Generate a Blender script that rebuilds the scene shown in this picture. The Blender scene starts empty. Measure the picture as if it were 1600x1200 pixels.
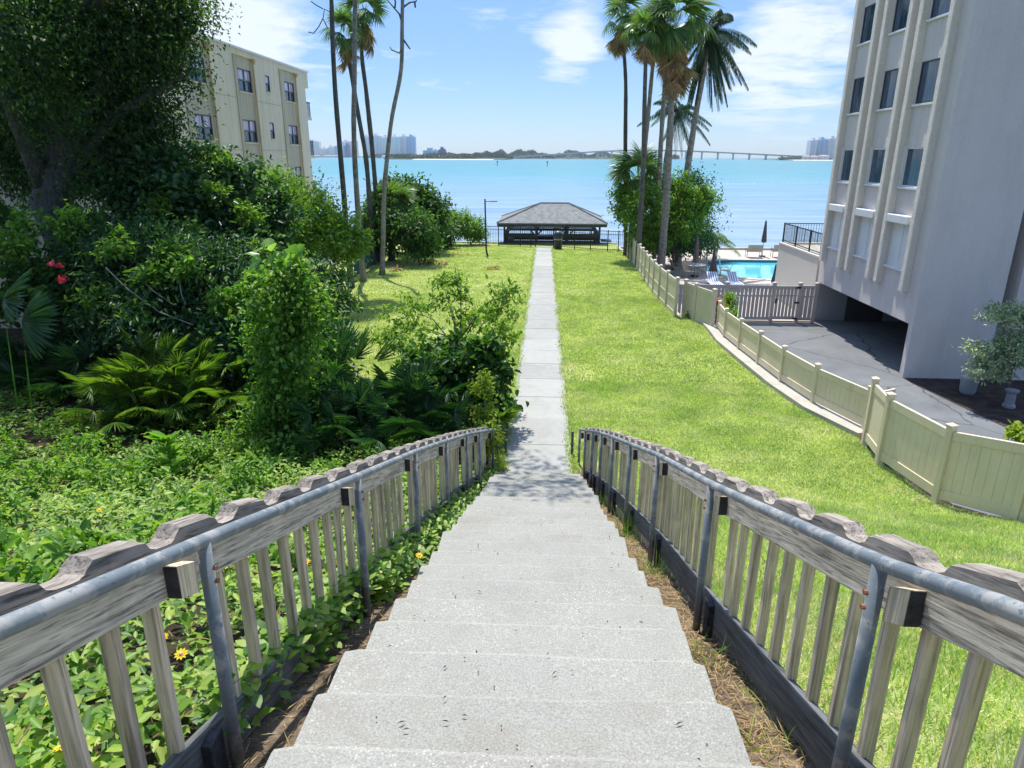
import bpy, math, random
import numpy as np
from math import sin, cos, tan, pi, radians, sqrt, atan2, floor, exp

random.seed(7)
SC = bpy.context.scene
COL = SC.collection
# ------------------------------------------------------------------ camera
FPX = 1067.0
PITCH, YAW, ROLL = radians(18.45), radians(2.65), radians(0.2)
CAM = np.array([0.055, 0.0, 5.44])
_f = np.array([-sin(YAW)*cos(PITCH), cos(YAW)*cos(PITCH), -sin(PITCH)])
_r = np.array([cos(YAW), sin(YAW), 0.0]); _u = np.cross(_r, _f)
CR = _r*cos(ROLL)+_u*sin(ROLL); CU = -_r*sin(ROLL)+_u*cos(ROLL); CF = _f
cam_d = bpy.data.cameras.new("camera"); cam = bpy.data.objects.new("camera", cam_d)
COL.objects.link(cam); SC.camera = cam
from mathutils import Matrix, Vector
cam.matrix_world = Matrix(((CR[0], CU[0], -CF[0], CAM[0]), (CR[1], CU[1], -CF[1], CAM[1]),
                           (CR[2], CU[2], -CF[2], CAM[2]), (0, 0, 0, 1)))
cam_d.sensor_width = 36.0; cam_d.lens = FPX/1600*36
cam_d.clip_start = 0.05; cam_d.clip_end = 30000

# ------------------------------------------------------------------ light
SUN_EL = radians(66); SUN_AZ = atan2(-0.20, 1.0)      # towards the water, a little left
SUN_STR, SKY_STR, EXPO = 4.1, 0.15, 0.70
sd = bpy.data.lights.new("sun", 'SUN'); sd.energy = SUN_STR; sd.angle = radians(0.53); sd.color = (1.0, 0.965, 0.90)
so = bpy.data.objects.new("sun", sd); COL.objects.link(so)
sdir = Vector((sin(SUN_AZ)*cos(SUN_EL), cos(SUN_AZ)*cos(SUN_EL), sin(SUN_EL)))
so.rotation_euler = sdir.to_track_quat('Z', 'Y').to_euler(); so.location = (0, 0, 60)
W = bpy.data.worlds.new("World"); SC.world = W; W.use_nodes = True
nt = W.node_tree; N = nt.nodes; Lk = nt.links; N.clear()
out = N.new('ShaderNodeOutputWorld'); bg = N.new('ShaderNodeBackground'); bg.inputs[1].default_value = SKY_STR
sky = N.new('ShaderNodeTexSky'); sky.sky_type = 'NISHITA'; sky.sun_disc = False
sky.sun_elevation = SUN_EL; sky.sun_rotation = SUN_AZ; sky.air_density = 1.0; sky.dust_density = 0.2; sky.ozone_density = 2.0
tc = N.new('ShaderNodeTexCoord'); sep = N.new('ShaderNodeSeparateXYZ'); Lk.new(tc.outputs['Generated'], sep.inputs[0])

def wmath(op, a, b=None, clamp=False):
    n = N.new('ShaderNodeMath'); n.operation = op; n.use_clamp = clamp
    for i, v in enumerate((a, b)):
        if v is None: continue
        if isinstance(v, (int, float)): n.inputs[i].default_value = v
        else: Lk.new(v, n.inputs[i])
    return n.outputs[0]
zc = wmath('MAXIMUM', sep.outputs[2], 0.0); den = wmath('ADD', zc, 0.10)
cu = wmath('DIVIDE', sep.outputs[0], den); cv = wmath('DIVIDE', sep.outputs[1], den)
cmb = N.new('ShaderNodeCombineXYZ'); Lk.new(cu, cmb.inputs[0]); Lk.new(cv, cmb.inputs[1])
nz = N.new('ShaderNodeTexNoise'); nz.inputs['Scale'].default_value = 1.9; nz.inputs['Detail'].default_value = 9; nz.inputs['Roughness'].default_value = 0.62
nz.inputs['Distortion'].default_value = 0.35
Lk.new(cmb.outputs[0], nz.inputs['Vector'])
def dirmask(px, py, rad, gain):
    d = CF*FPX + CR*(px-800) + CU*(600-py); d = d/np.linalg.norm(d)
    vs = N.new('ShaderNodeVectorMath'); vs.operation = 'DISTANCE'; Lk.new(tc.outputs['Generated'], vs.inputs[0]); vs.inputs[1].default_value = tuple(d)
    q = wmath('DIVIDE', vs.outputs['Value'], rad); q = wmath('SUBTRACT', 1.0, q, True)
    return wmath('MULTIPLY', q, gain)
m = wmath('ADD', dirmask(430, 85, 0.15, 0.34), dirmask(345, 30, 0.11, 0.30))
m = wmath('ADD', m, dirmask(1240, 50, 0.17, 0.42)); m = wmath('ADD', m, dirmask(900, 30, 0.09, 0.30))
m = wmath('ADD', m, dirmask(1180, 170, 0.14, 0.16)); m = wmath('ADD', m, dirmask(700, 50, 0.16, 0.16))
m = wmath('ADD', m, dirmask(890, 88, 0.06, 0.28)); m = wmath('ADD', m, dirmask(320, 90, 0.10, 0.16))
cl = wmath('ADD', nz.outputs['Fac'], m); cl = wmath('SUBTRACT', cl, 0.685); cl = wmath('MULTIPLY', cl, 4.2, True)
hz = wmath('MULTIPLY', zc, 14.0, True); cl = wmath('MULTIPLY', cl, hz); cl = wmath('MULTIPLY', cl, 0.86)
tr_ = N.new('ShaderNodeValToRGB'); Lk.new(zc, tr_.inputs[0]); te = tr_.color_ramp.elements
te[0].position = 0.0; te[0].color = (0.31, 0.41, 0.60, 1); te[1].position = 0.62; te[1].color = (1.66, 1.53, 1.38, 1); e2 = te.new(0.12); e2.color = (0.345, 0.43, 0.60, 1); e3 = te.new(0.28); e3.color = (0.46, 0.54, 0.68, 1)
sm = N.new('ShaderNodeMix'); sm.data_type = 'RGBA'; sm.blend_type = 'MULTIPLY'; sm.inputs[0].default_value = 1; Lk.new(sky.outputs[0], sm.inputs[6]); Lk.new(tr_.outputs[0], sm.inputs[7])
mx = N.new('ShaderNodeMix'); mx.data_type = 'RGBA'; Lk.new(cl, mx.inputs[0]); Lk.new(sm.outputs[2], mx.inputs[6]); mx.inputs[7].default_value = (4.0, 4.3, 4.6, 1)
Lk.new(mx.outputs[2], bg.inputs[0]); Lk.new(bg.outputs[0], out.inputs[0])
SC.view_settings.view_transform = 'Standard'; SC.view_settings.look = 'None'
SC.view_settings.exposure = EXPO; SC.view_settings.gamma = 1.0
SC.render.engine = 'CYCLES'
try:
    SC.cycles.max_bounces = 8; SC.cycles.transparent_max_bounces = 8; SC.cycles.volume_bounces = 0; SC.cycles.use_denoising = True
    SC.cycles.caustics_reflective = False; SC.cycles.caustics_refractive = False
except Exception: pass

# ------------------------------------------------------------------ point helpers
def ray(px, py): return CF*FPX + CR*(px-800) + CU*(600-py)
def at(px, py, Y):
    d = ray(px, py); return CAM + d*(Y/d[1])
def scale_at(p): return float((np.array(p)-CAM) @ CF)/FPX     # metres per photo pixel at a point
def sstep(t): t = min(1, max(0, t)); return t*t*(3-2*t)
def lawn_z(y): return -0.023*(y-11.3)
STAIR = 0.38
def gz(x, y):
    y0 = 11.3-0.63*sstep((abs(x)-1)/6.0)
    a = lawn_z(y); b = STAIR*(y0-y)-0.34+0.12*sstep((abs(x)-1.5)/2.5)
    k = 0.12; m_ = max(a, b)
    return m_ + k*math.log(exp((a-m_)/k)+exp((b-m_)/k)) - k*0.02
FB = [(-8, 15), (0, 12), (5, 9.5), (7.5, 8.05), (9.3, 7.12), (10.35, 6.62), (12, 6.47), (13.3, 6.58), (15, 6.05), (16.8, 5.83), (19.5, 5.70), (21.6, 5.62),
      (24.3, 5.80), (24.9, 5.55), (25.7, 5.22), (30.7, 5.06), (38, 5.38), (45.8, 5.52), (60, 5.5)]
def fx(y):
    for (a, xa), (b, xb) in zip(FB, FB[1:]):
        if a <= y <= b: return xa+(xb-xa)*(y-a)/(b-a)
    return FB[-1][1]

# ------------------------------------------------------------------ materials
def mknodes(name):
    m = bpy.data.materials.new(name); m.use_nodes = True
    t = m.node_tree; p = t.nodes['Principled BSDF']; return m, t, p
def nd(t, typ, **kw):
    n = t.nodes.new(typ)
    for k, v in kw.items():
        if k in n.inputs: n.inputs[k].default_value = v
        else: setattr(n, k, v)
    return n
def ramp(t, fac, stops):
    r = t.nodes.new('ShaderNodeValToRGB'); e = r.color_ramp.elements
    while len(e) < len(stops): e.new(0.5)
    for el, (p, c) in zip(e, stops): el.position = p; el.color = (*c, 1)
    t.links.new(fac, r.inputs[0]); return r.outputs[0]
def coords(t, scale=(1, 1, 1), rot=None, src='Object'):
    c = t.nodes.new('ShaderNodeTexCoord').outputs[src]
    if rot:
        a = nd(t, 'ShaderNodeMapping'); a.inputs['Rotation'].default_value = rot; t.links.new(c, a.inputs[0]); c = a.outputs[0]
    b = nd(t, 'ShaderNodeMapping'); b.inputs['Scale'].default_value = scale; t.links.new(c, b.inputs[0]); return b.outputs[0]
def noise(t, vec, s, d=5, r=0.55, dist=0.0):
    n = nd(t, 'ShaderNodeTexNoise', Scale=s, Detail=d, Roughness=r, Distortion=dist); t.links.new(vec, n.inputs['Vector']); return n.outputs['Fac']
def mixc(t, fac, a, b, mode='MIX'):
    x = t.nodes.new('ShaderNodeMix'); x.data_type = 'RGBA'; x.blend_type = mode
    for s, v in ((0, fac), (6, a), (7, b)):
        if isinstance(v, (int, float)): x.inputs[s].default_value = v
        elif isinstance(v, tuple): x.inputs[s].default_value = (*v, 1)
        else: t.links.new(v, x.inputs[s])
    return x.outputs[2]
def mth(t, op, a, b=None, clamp=False):
    n = t.nodes.new('ShaderNodeMath'); n.operation = op; n.use_clamp = clamp
    for i, v in enumerate((a, b)):
        if v is None: continue
        if isinstance(v, (int, float)): n.inputs[i].default_value = v
        else: t.links.new(v, n.inputs[i])
    return n.outputs[0]
def bump(t, p, h, strength=0.3, dist=0.01):
    b = nd(t, 'ShaderNodeBump', Strength=strength, Distance=dist); t.links.new(h, b.inputs['Height']); t.links.new(b.outputs[0], p.inputs['Normal'])
def sc3(c, k): return tuple(min(1, v*k) for v in c)

def plain(name, c, rough=0.6, var=0.18, s=2.0, bs=0.0, bsc=60, metal=0.0, c2=None):
    m, t, p = mknodes(name); v = coords(t)
    n = noise(t, v, s, 6)
    col = ramp(t, n, [(0.3, sc3(c, 1-var)), (0.7, c2 or sc3(c, 1+var))])
    t.links.new(col, p.inputs['Base Color']); p.inputs['Roughness'].default_value = rough; p.inputs['Metallic'].default_value = metal
    if bs: bump(t, p, noise(t, v, bsc, 4), bs, 0.01)
    return m

def leafmat(name, cols, transl=0.35, rough=0.5, spec=0.3, back=None):
    m, t, p = mknodes(name)
    g = t.nodes.new('ShaderNodeNewGeometry')
    k = len(cols)
    c = ramp(t, g.outputs['Random Per Island'], [(i/(k-1) if k > 1 else 0, cc) for i, cc in enumerate(cols)])
    v = coords(t); n = noise(t, v, 1.3, 3)
    br = ramp(t, n, [(0.3, (0.72, 0.78, 0.72)), (0.7, (1.22, 1.18, 1.1))])
    c = mixc(t, 1.0, c, br, 'MULTIPLY')
    t.links.new(c, p.inputs['Base Color']); p.inputs['Roughness'].default_value = rough
    p.inputs['Specular IOR Level'].default_value = spec
    tr = t.nodes.new('ShaderNodeBsdfTranslucent'); c2 = mixc(t, 1.0, c, (1.35, 1.5, 0.55), 'MULTIPLY'); t.links.new(c2, tr.inputs[0])
    ms = t.nodes.new('ShaderNodeMixShader'); ms.inputs[0].default_value = transl
    t.links.new(p.outputs[0], ms.inputs[1]); t.links.new(tr.outputs[0], ms.inputs[2])
    o = [x for x in t.nodes if x.type == 'OUTPUT_MATERIAL'][0]; t.links.new(ms.outputs[0], o.inputs[0])
    return m

def concrete(name, base, agg=1.0, joint_var=0.06):
    m, t, p = mknodes(name); v = coords(t)
    g = t.nodes.new('ShaderNodeNewGeometry')
    big = noise(t, v, 1.1, 6, 0.6); mid = noise(t, v, 6, 6, 0.65)
    c = ramp(t, big, [(0.25, sc3(base, 0.72)), (0.5, base), (0.78, sc3(base, 1.2))])
    c = mixc(t, 0.35, c, ramp(t, mid, [(0.3, sc3(base, 0.75)), (0.7, sc3(base, 1.2))]))
    isl = mth(t, 'MULTIPLY', g.outputs['Random Per Island'], joint_var*2)
    fn = noise(t, v, 120, 4, 0.75); c = mixc(t, 0.55*min(1, .45+agg), c, ramp(t, fn, [(0.36, sc3(base, 0.52)), (0.5, base), (0.64, sc3(base, 1.5))]))
    vo = nd(t, 'ShaderNodeTexVoronoi', Scale=85.0); t.links.new(v, vo.inputs['Vector'])
    sepc = t.nodes.new('ShaderNodeSeparateColor'); t.links.new(vo.outputs['Color'], sepc.inputs[0])
    patch = ramp(t, noise(t, v, 2.2, 4), [(0.42, (0, 0, 0)), (0.62, (1, 1, 1))])
    wh = mth(t, 'GREATER_THAN', sepc.outputs[0], 0.80); wh = mth(t, 'MULTIPLY', wh, mth(t, 'LESS_THAN', vo.outputs['Distance'], 0.42))
    f1 = mth(t, 'MULTIPLY', wh, mth(t, 'MULTIPLY', patch, 0.5*agg)); c = mixc(t, f1, c, (0.66, 0.64, 0.59))
    dk = mth(t, 'LESS_THAN', sepc.outputs[1], 0.16); dk = mth(t, 'MULTIPLY', dk, mth(t, 'LESS_THAN', vo.outputs['Distance'], 0.35))
    f2 = mth(t, 'MULTIPLY', dk, 0.30*agg); c = mixc(t, f2, c, (0.16, 0.15, 0.14))
    sp = noise(t, v, 23, 3, 0.7); c = mixc(t, mth(t, 'MULTIPLY', mth(t, 'GREATER_THAN', sp, 0.71), 0.45), c, (0.13, 0.11, 0.10))
    st = noise(t, v, 1.9, 5, 0.7, 1.0); c = mixc(t, mth(t, 'MULTIPLY', mth(t, 'SUBTRACT', st, 0.52, True), 1.9), c, (0.20, 0.165, 0.13))
    mo = noise(t, v, 3.1, 5, 0.7, 0.5); mo = mth(t, 'MULTIPLY', mth(t, 'SUBTRACT', mo, 0.55, True), 1.6, True); c = mixc(t, mth(t, 'MULTIPLY', mo, 0.75), c, (0.22, 0.245, 0.15))
    hs = t.nodes.new('ShaderNodeHueSaturation'); t.links.new(c, hs.inputs['Color']); t.links.new(mth(t, 'ADD', isl, 1-joint_var), hs.inputs['Value'])
    t.links.new(hs.outputs[0], p.inputs['Base Color']); p.inputs['Roughness'].default_value = 0.85
    hh = mth(t, 'ADD', mth(t, 'MULTIPLY', vo.outputs['Distance'], 0.7), noise(t, v, 160, 4))
    bump(t, p, hh, 0.35, 0.006)
    return m

def wood(name, light, dark, rot=None, scale=(34, 1.6, 34), amount=0.5, green=None):
    m, t, p = mknodes(name); v = coords(t, scale, rot)
    g1 = noise(t, v, 1.0, 7, 0.62, 0.7)
    g2 = noise(t, coords(t, tuple(q*2.6 for q in scale), rot), 1.0, 4, 0.6)
    c = ramp(t, g1, [(0.30, dark), (0.44, sc3(light, 0.72)), (0.56, light), (0.75, sc3(light, 1.18))])
    ln = ramp(t, g2, [(0.36, (0.18, 0.17, 0.17)), (0.47, (1, 1, 1))]); c = mixc(t, amount, c, mixc(t, 1.0, c, ln, 'MULTIPLY'))
    blot = noise(t, coords(t), 4.0, 5, 0.6); c = mixc(t, mth(t, 'MULTIPLY', mth(t, 'SUBTRACT', blot, 0.52, True), 2.2, True), c, dark)
    gi = t.nodes.new('ShaderNodeNewGeometry'); hs = t.nodes.new('ShaderNodeHueSaturation'); t.links.new(c, hs.inputs['Color'])
    oi = t.nodes.new('ShaderNodeObjectInfo'); t.links.new(mth(t, 'ADD', mth(t, 'MULTIPLY', oi.outputs['Random'], 0.34), 0.83), hs.inputs['Value'])
    t.links.new(hs.outputs[0], p.inputs['Base Color']); p.inputs['Roughness'].default_value = 0.8
    bump(t, p, mth(t, 'ADD', g1, mth(t, 'MULTIPLY', g2, 0.6)), 0.5, 0.006)
    return m

def pipemat(name):
    m, t, p = mknodes(name); v = coords(t)
    n = noise(t, v, 9, 6, 0.65); n2 = noise(t, v, 42, 5, 0.65); n3 = noise(t, v, 3.4, 4, 0.6)
    c = ramp(t, n3, [(0.3, (0.10, 0.13, 0.155)), (0.7, (0.19, 0.21, 0.22))])
    c = mixc(t, ramp(t, n, [(0.48, (0, 0, 0)), (0.56, (1, 1, 1))]), c, (0.28, 0.28, 0.27))
    c = mixc(t, ramp(t, n2, [(0.60, (0, 0, 0)), (0.64, (0.8, 0.8, 0.8))]), c, (0.09, 0.11, 0.14))
    rs = noise(t, v, 6.3, 4, 0.7, 0.4); c = mixc(t, ramp(t, rs, [(0.68, (0, 0, 0)), (0.73, (0.9, 0.9, 0.9))]), c, (0.30, 0.12, 0.06))
    t.links.new(c, p.inputs['Base Color']); p.inputs['Roughness'].default_value = 0.6
    bump(t, p, mth(t, 'ADD', n, n2), 0.25, 0.003)
    return m

def stucco(name, c, var=0.07, bs=0.5, sc=70, stain=None, rough=0.9):
    m, t, p = mknodes(name); v = coords(t)
    big = noise(t, v, 0.5, 5, 0.6); fine = noise(t, v, sc, 5, 0.6)
    cc = ramp(t, big, [(0.3, sc3(c, 1-var)), (0.7, sc3(c, 1+var))])
    if stain:
        sv = coords(t, (1, 2.6, 0.16)); sn = noise(t, sv, 1.6, 7, 0.7)
        cc = mixc(t, ramp(t, sn, [(0.46, (0, 0, 0)), (0.70, (stain[1],)*3)]), cc, stain[0])
    cc = mixc(t, 0.22, cc, ramp(t, fine, [(0.35, sc3(c, 0.6)), (0.6, sc3(c, 1.15))]))
    t.links.new(cc, p.inputs['Base Color']); p.inputs['Roughness'].default_value = rough
    bump(t, p, fine, bs, 0.03); return m

def groundmat(name, stops, s=1.4, s2=14, bs=0.4):
    m, t, p = mknodes(name); v = coords(t)
    a = noise(t, v, s, 6, 0.6, 0.4); b = noise(t, v, s2, 6, 0.7)
    x = mth(t, 'ADD', mth(t, 'MULTIPLY', a, 0.55), mth(t, 'MULTIPLY', b, 0.45))
    c = ramp(t, x, stops); t.links.new(c, p.inputs['Base Color']); p.inputs['Roughness'].default_value = 0.95
    p.inputs['Specular IOR Level'].default_value = 0.1
    bump(t, p, noise(t, v, 60, 5, 0.7), bs, 0.03); return m

MT = {}
MT['lawn'] = groundmat('lawn_soil', [(0.30, (0.10, 0.13, 0.025)), (0.44, (0.22, 0.27, 0.06)), (0.54, (0.33, 0.36, 0.11)), (0.66, (0.46, 0.42, 0.24))], 0.45, 6, 0.6)
MT['bed'] = groundmat('leaf_litter', [(0.3, (0.016, 0.014, 0.011)), (0.5, (0.055, 0.042, 0.03)), (0.68, (0.12, 0.085, 0.055))], 2, 30, 0.8)
MT['soil'] = groundmat('dry_soil', [(0.32, (0.035, 0.028, 0.022)), (0.5, (0.15, 0.11, 0.075)), (0.62, (0.30, 0.23, 0.16))], 3, 26, 0.8)
MT['mulch_and_shade'] = groundmat('dark_mulch_and_shade', [(0.34, (0.022, 0.018, 0.018)), (0.52, (0.06, 0.045, 0.04)), (0.66, (0.13, 0.09, 0.075))], 3, 30, 0.8)  # bed mulch; the same dark tone stands in for shade under the fence
MT['asphalt'] = groundmat('old_asphalt', [(0.32, (0.12, 0.125, 0.13)), (0.5, (0.165, 0.17, 0.175)), (0.68, (0.215, 0.22, 0.22))], 0.6, 20, 0.4); _m = MT['asphalt']; _t = _m.node_tree; _p = _t.nodes['Principled BSDF']; _c = _p.inputs['Base Color'].links[0].from_socket; _v = coords(_t)
_vo = nd(_t, 'ShaderNodeTexVoronoi', Scale=.33, feature='DISTANCE_TO_EDGE'); _w = nd(_t, 'ShaderNodeTexNoise', Scale=1.2, Detail=6.0); _t.links.new(_v, _w.inputs['Vector']); _t.links.new(mixc(_t, 0.25, _v, _w.outputs['Color']), _vo.inputs['Vector'])
_c = mixc(_t, mth(_t, 'MULTIPLY', mth(_t, 'LESS_THAN', _vo.outputs['Distance'], .004), .6), _c, (.05, .05, .05)); _o = noise(_t, _v, .9, 5, .7, .6); _c = mixc(_t, mth(_t, 'MULTIPLY', mth(_t, 'SUBTRACT', _o, .60, True), 3, True), _c, (.075, .075, .08)); _t.links.new(_c, _p.inputs['Base Color'])
MT['deck'] = groundmat('pool_deck_concrete', [(0.3, (0.40, 0.345, 0.30)), (0.5, (0.46, 0.40, 0.35)), (0.7, (0.50, 0.44, 0.40))], 0.7, 16, 0.2)
MT['pavement'] = groundmat('pale_pavement', [(0.3, (0.45, 0.42, 0.42)), (0.7, (0.6, 0.56, 0.55))], 0.7, 16, 0.2)
MT['sand'] = groundmat('beach_sand', [(0.3, (0.55, 0.5, 0.42)), (0.7, (0.7, 0.65, 0.55))], 0.05, 1, 0.1)
MT['farland'] = groundmat('far_green_land', [(0.3, (0.03, 0.07, 0.045)), (0.7, (0.07, 0.11, 0.06))], 0.03, 0.5, 0.1)
MT['step'] = concrete('step_concrete', (0.268, 0.262, 0.230), 0.7, 0.13); MT['step_nose'] = concrete('worn_step_edge', (0.295, 0.288, 0.255), 0.9, 0.05)
MT['path'] = concrete('path_concrete', (0.31, 0.307, 0.28), 0.4, 0.10)
MT['curb'] = concrete('curb_concrete', (0.43, 0.40, 0.34), 0.3)
SL = math.atan(0.365)
MT['rail_wood'] = wood('weathered_rail_wood', (0.66, 0.575, 0.46), (0.17, 0.15, 0.125), (SL, 0, 0), (30, 2.0, 44), 0.75)
MT['cap_wood'] = wood('weathered_cap_wood', (0.36, 0.305, 0.25), (0.055, 0.05, 0.046), (SL, 0, 0), (34, 2.2, 40), 0.8)
MT['base_wood'] = wood('dark_base_wood', (0.13, 0.13, 0.125), (0.025, 0.026, 0.028), (SL, 0, 0), (26, 1.6, 30), 0.6)
MT['bal_wood'] = wood('weathered_picket_wood', (0.70, 0.57, 0.39), (0.25, 0.20, 0.14), None, (40, 40, 1.5), 0.45)
MT['shaded_end_wood'] = plain('shaded_block_wood', (0.035, 0.035, 0.04), 0.9, 0.6, 30, 0.4, 60)  # near-black: shade painted in on top of weathered end wood
MT['pipe'] = pipemat('flaking_painted_pipe')
def vinylmat(name, c):
    m, t, p = mknodes(name); v = coords(t); n = noise(t, v, 1.1, 5, .65); cc = ramp(t, n, [(.3, sc3(c, .9)), (.7, sc3(c, 1.06))])
    g_ = noise(t, coords(t, (5, 5, .6)), 1.0, 6, .7); cc = mixc(t, mth(t, 'MULTIPLY', mth(t, 'SUBTRACT', g_, .52, True), 1.6, True), cc, (c[0]*.55, c[1]*.58, c[2]*.5)); t.links.new(cc, p.inputs['Base Color']); p.inputs['Roughness'].default_value = .45; return m
MT['vinyl'] = vinylmat('beige_vinyl', (0.69, 0.58, 0.43)); MT['vinyl_green'] = vinylmat('tan_vinyl', (0.61, 0.535, 0.42)); MT['vinyl_grey'] = vinylmat('taupe_vinyl', (0.52, 0.44, 0.41))
MT['bldR'] = stucco('grey_lilac_stucco', (0.65, 0.585, 0.555), 0.06, 0.8, 26, ((0.50, 0.43, 0.40), 0.5))
MT['pilaster'] = stucco('rough_cream_stucco', (0.70, 0.635, 0.56), 0.06, 1.0, 22)
MT['annex'] = stucco('cream_stucco', (0.60, 0.565, 0.50), 0.06, 0.6, 30)
MT['bldL'] = stucco('cream_wall', (0.80, 0.68, 0.50), 0.06, 0.3, 30, ((0.36, 0.33, 0.26), 0.5))
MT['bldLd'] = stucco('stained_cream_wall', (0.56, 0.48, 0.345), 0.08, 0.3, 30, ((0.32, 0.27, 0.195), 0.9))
MT['downpipe'] = plain('yellowed_trim', (0.55, 0.40, 0.20), 0.6, 0.2, 1)
MT['frame_dk'] = plain('dark_window_frame', (0.03, 0.035, 0.05), 0.4)
MT['white'] = plain('white_paint', (0.72, 0.72, 0.72), 0.5, 0.05)
MT['black'] = plain('black_metal', (0.018, 0.02, 0.025), 0.45)
MT['pavil'] = plain('dark_stained_wood', (0.035, 0.04, 0.05), 0.6, 0.3, 3)
MT['shingle'] = groundmat('roof_shingle', [(0.35, (0.13, 0.135, 0.135)), (0.5, (0.21, 0.215, 0.21)), (0.66, (0.29, 0.295, 0.285))], 2.5, 9, 0.4)
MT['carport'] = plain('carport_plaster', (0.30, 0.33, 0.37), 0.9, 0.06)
MT['door_dk'] = plain('dark_door', (0.05, 0.05, 0.06), 0.5)
MT['rust'] = plain('rusty_bolt', (0.26, 0.10, 0.05), 0.7, 0.3, 30)
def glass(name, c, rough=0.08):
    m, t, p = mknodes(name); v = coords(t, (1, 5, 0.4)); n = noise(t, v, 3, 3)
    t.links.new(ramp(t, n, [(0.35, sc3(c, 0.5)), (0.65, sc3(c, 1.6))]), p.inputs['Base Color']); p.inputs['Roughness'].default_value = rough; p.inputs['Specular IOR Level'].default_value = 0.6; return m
MT['glass'] = glass('curtained_glass', (0.022, 0.055, 0.095)); MT['glassL'] = glass('pink_painted_reflection_glass', (0.48, 0.40, 0.54), 0.1)  # pink sky reflection painted into the base colour of the upper panes
def watermat():
    m, t, p = mknodes('bay_water'); v = coords(t)
    s = t.nodes.new('ShaderNodeSeparateXYZ'); t.links.new(v, s.inputs[0])
    n = noise(t, coords(t, (0.004, 0.012, 1)), 1.0, 5)
    yy = mth(t, 'ADD', mth(t, 'MULTIPLY', s.outputs[1], 1/700.0), mth(t, 'MULTIPLY', mth(t, 'SUBTRACT', n, 0.5), 0.35))
    c = ramp(t, yy, [(0.05, (0.24, 0.31, 0.40)), (0.22, (0.165, 0.275, 0.35)), (0.42, (0.085, 0.255, 0.285)), (0.9, (0.075, 0.235, 0.26))])
    st_ = noise(t, coords(t, (0.03, 0.28, 1)), 1.0, 6, 0.65); c = mixc(t, 0.9, c, mixc(t, 1.0, c, ramp(t, st_, [(0.38, (0.66, 0.76, 0.84)), (0.60, (1.25, 1.18, 1.12))]), 'MULTIPLY'))
    t.links.new(c, p.inputs['Base Color']); p.inputs['Roughness'].default_value = 0.3; p.inputs['IOR'].default_value = 1.33; p.inputs['Specular IOR Level'].default_value = 0.35
    h = mth(t, 'ADD', noise(t, coords(t, (0.55, 1.6, 1)), 1.0, 4), mth(t, 'MULTIPLY', noise(t, coords(t, (0.08, 0.3, 1)), 1.0, 3), 2.0))
    bump(t, p, h, 0.55, 0.5); return m
MT['water'] = watermat()
def poolmat():
    m, t, p = mknodes('pool_water'); v = coords(t)
    c = ramp(t, noise(t, v, 0.5, 4, 0.5, 1.0), [(0.3, (0.05, 0.42, 0.52)), (0.7, (0.12, 0.58, 0.64))])
    t.links.new(c, p.inputs['Base Color']); p.inputs['Roughness'].default_value = 0.05; bump(t, p, noise(t, v, 3, 3), 0.15, 0.05); return m
MT['pool'] = poolmat()
MT['tile'] = plain('dark_pool_tile', (0.04, 0.10, 0.2), 0.3); MT['coping'] = plain('tan_brick_coping', (0.52, 0.43, 0.33), 0.8, 0.25, 7)
MT['taupe_cloth'] = plain('brown_canvas', (0.085, 0.07, 0.065), 0.95, 0.2, 6); MT['brown_cloth'] = plain('brown_grey_canvas', (0.15, 0.12, 0.11), 0.95, 0.2, 6)
MT['navy_cloth'] = plain('navy_canvas', (0.03, 0.045, 0.09), 0.95, 0.2, 6)
MT['tan'] = plain('tan_sling', (0.42, 0.33, 0.25), 0.8); MT['strap'] = plain('blue_strap', (0.08, 0.16, 0.38), 0.6)
MT['bark'] = wood('grey_bark', (0.12, 0.11, 0.095), (0.03, 0.028, 0.026), None, (9, 9, 1.4), 0.6)
MT['palmbark'] = wood('grey_palm_bark', (0.26, 0.245, 0.215), (0.10, 0.095, 0.085), None, (5, 5, 6), 0.35)
MT['palmbark_dk'] = wood('dark_palm_bark', (0.10, 0.10, 0.09), (0.035, 0.035, 0.033), None, (5, 5, 6), 0.35)
MT['urn'] = plain('pale_stone', (0.27, 0.27, 0.31), 0.85, 0.2, 5, 0.3, 20)
MT['mesh'] = plain('green_screen_fabric', (0.03, 0.09, 0.09), 0.8)
MT['straw'] = leafmat('dry_grass', [(0.30, 0.20, 0.09), (0.42, 0.30, 0.16), (0.22, 0.13, 0.07), (0.48, 0.37, 0.2)], 0.15, 0.8, 0.2)
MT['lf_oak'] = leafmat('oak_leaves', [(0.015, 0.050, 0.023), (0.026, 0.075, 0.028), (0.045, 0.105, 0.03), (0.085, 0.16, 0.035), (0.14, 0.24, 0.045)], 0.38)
MT['lf_vine'] = leafmat('vine_leaves', [(0.05, 0.15, 0.022), (0.10, 0.23, 0.03), (0.19, 0.33, 0.045), (0.28, 0.40, 0.07)], 0.42)
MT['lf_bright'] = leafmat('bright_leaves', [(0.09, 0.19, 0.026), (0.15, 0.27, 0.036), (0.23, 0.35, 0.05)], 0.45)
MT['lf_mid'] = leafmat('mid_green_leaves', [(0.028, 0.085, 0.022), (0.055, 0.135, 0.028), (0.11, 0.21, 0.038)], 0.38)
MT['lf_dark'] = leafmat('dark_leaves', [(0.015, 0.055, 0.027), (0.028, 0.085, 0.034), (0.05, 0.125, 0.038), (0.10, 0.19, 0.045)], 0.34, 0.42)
MT['lf_cover'] = leafmat('wedelia_leaves', [(0.05, 0.135, 0.020), (0.11, 0.23, 0.028), (0.19, 0.33, 0.036), (0.29, 0.42, 0.055), (0.40, 0.46, 0.12), (0.14, 0.28, 0.03)], 0.42, 0.45, 0.35)
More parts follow.
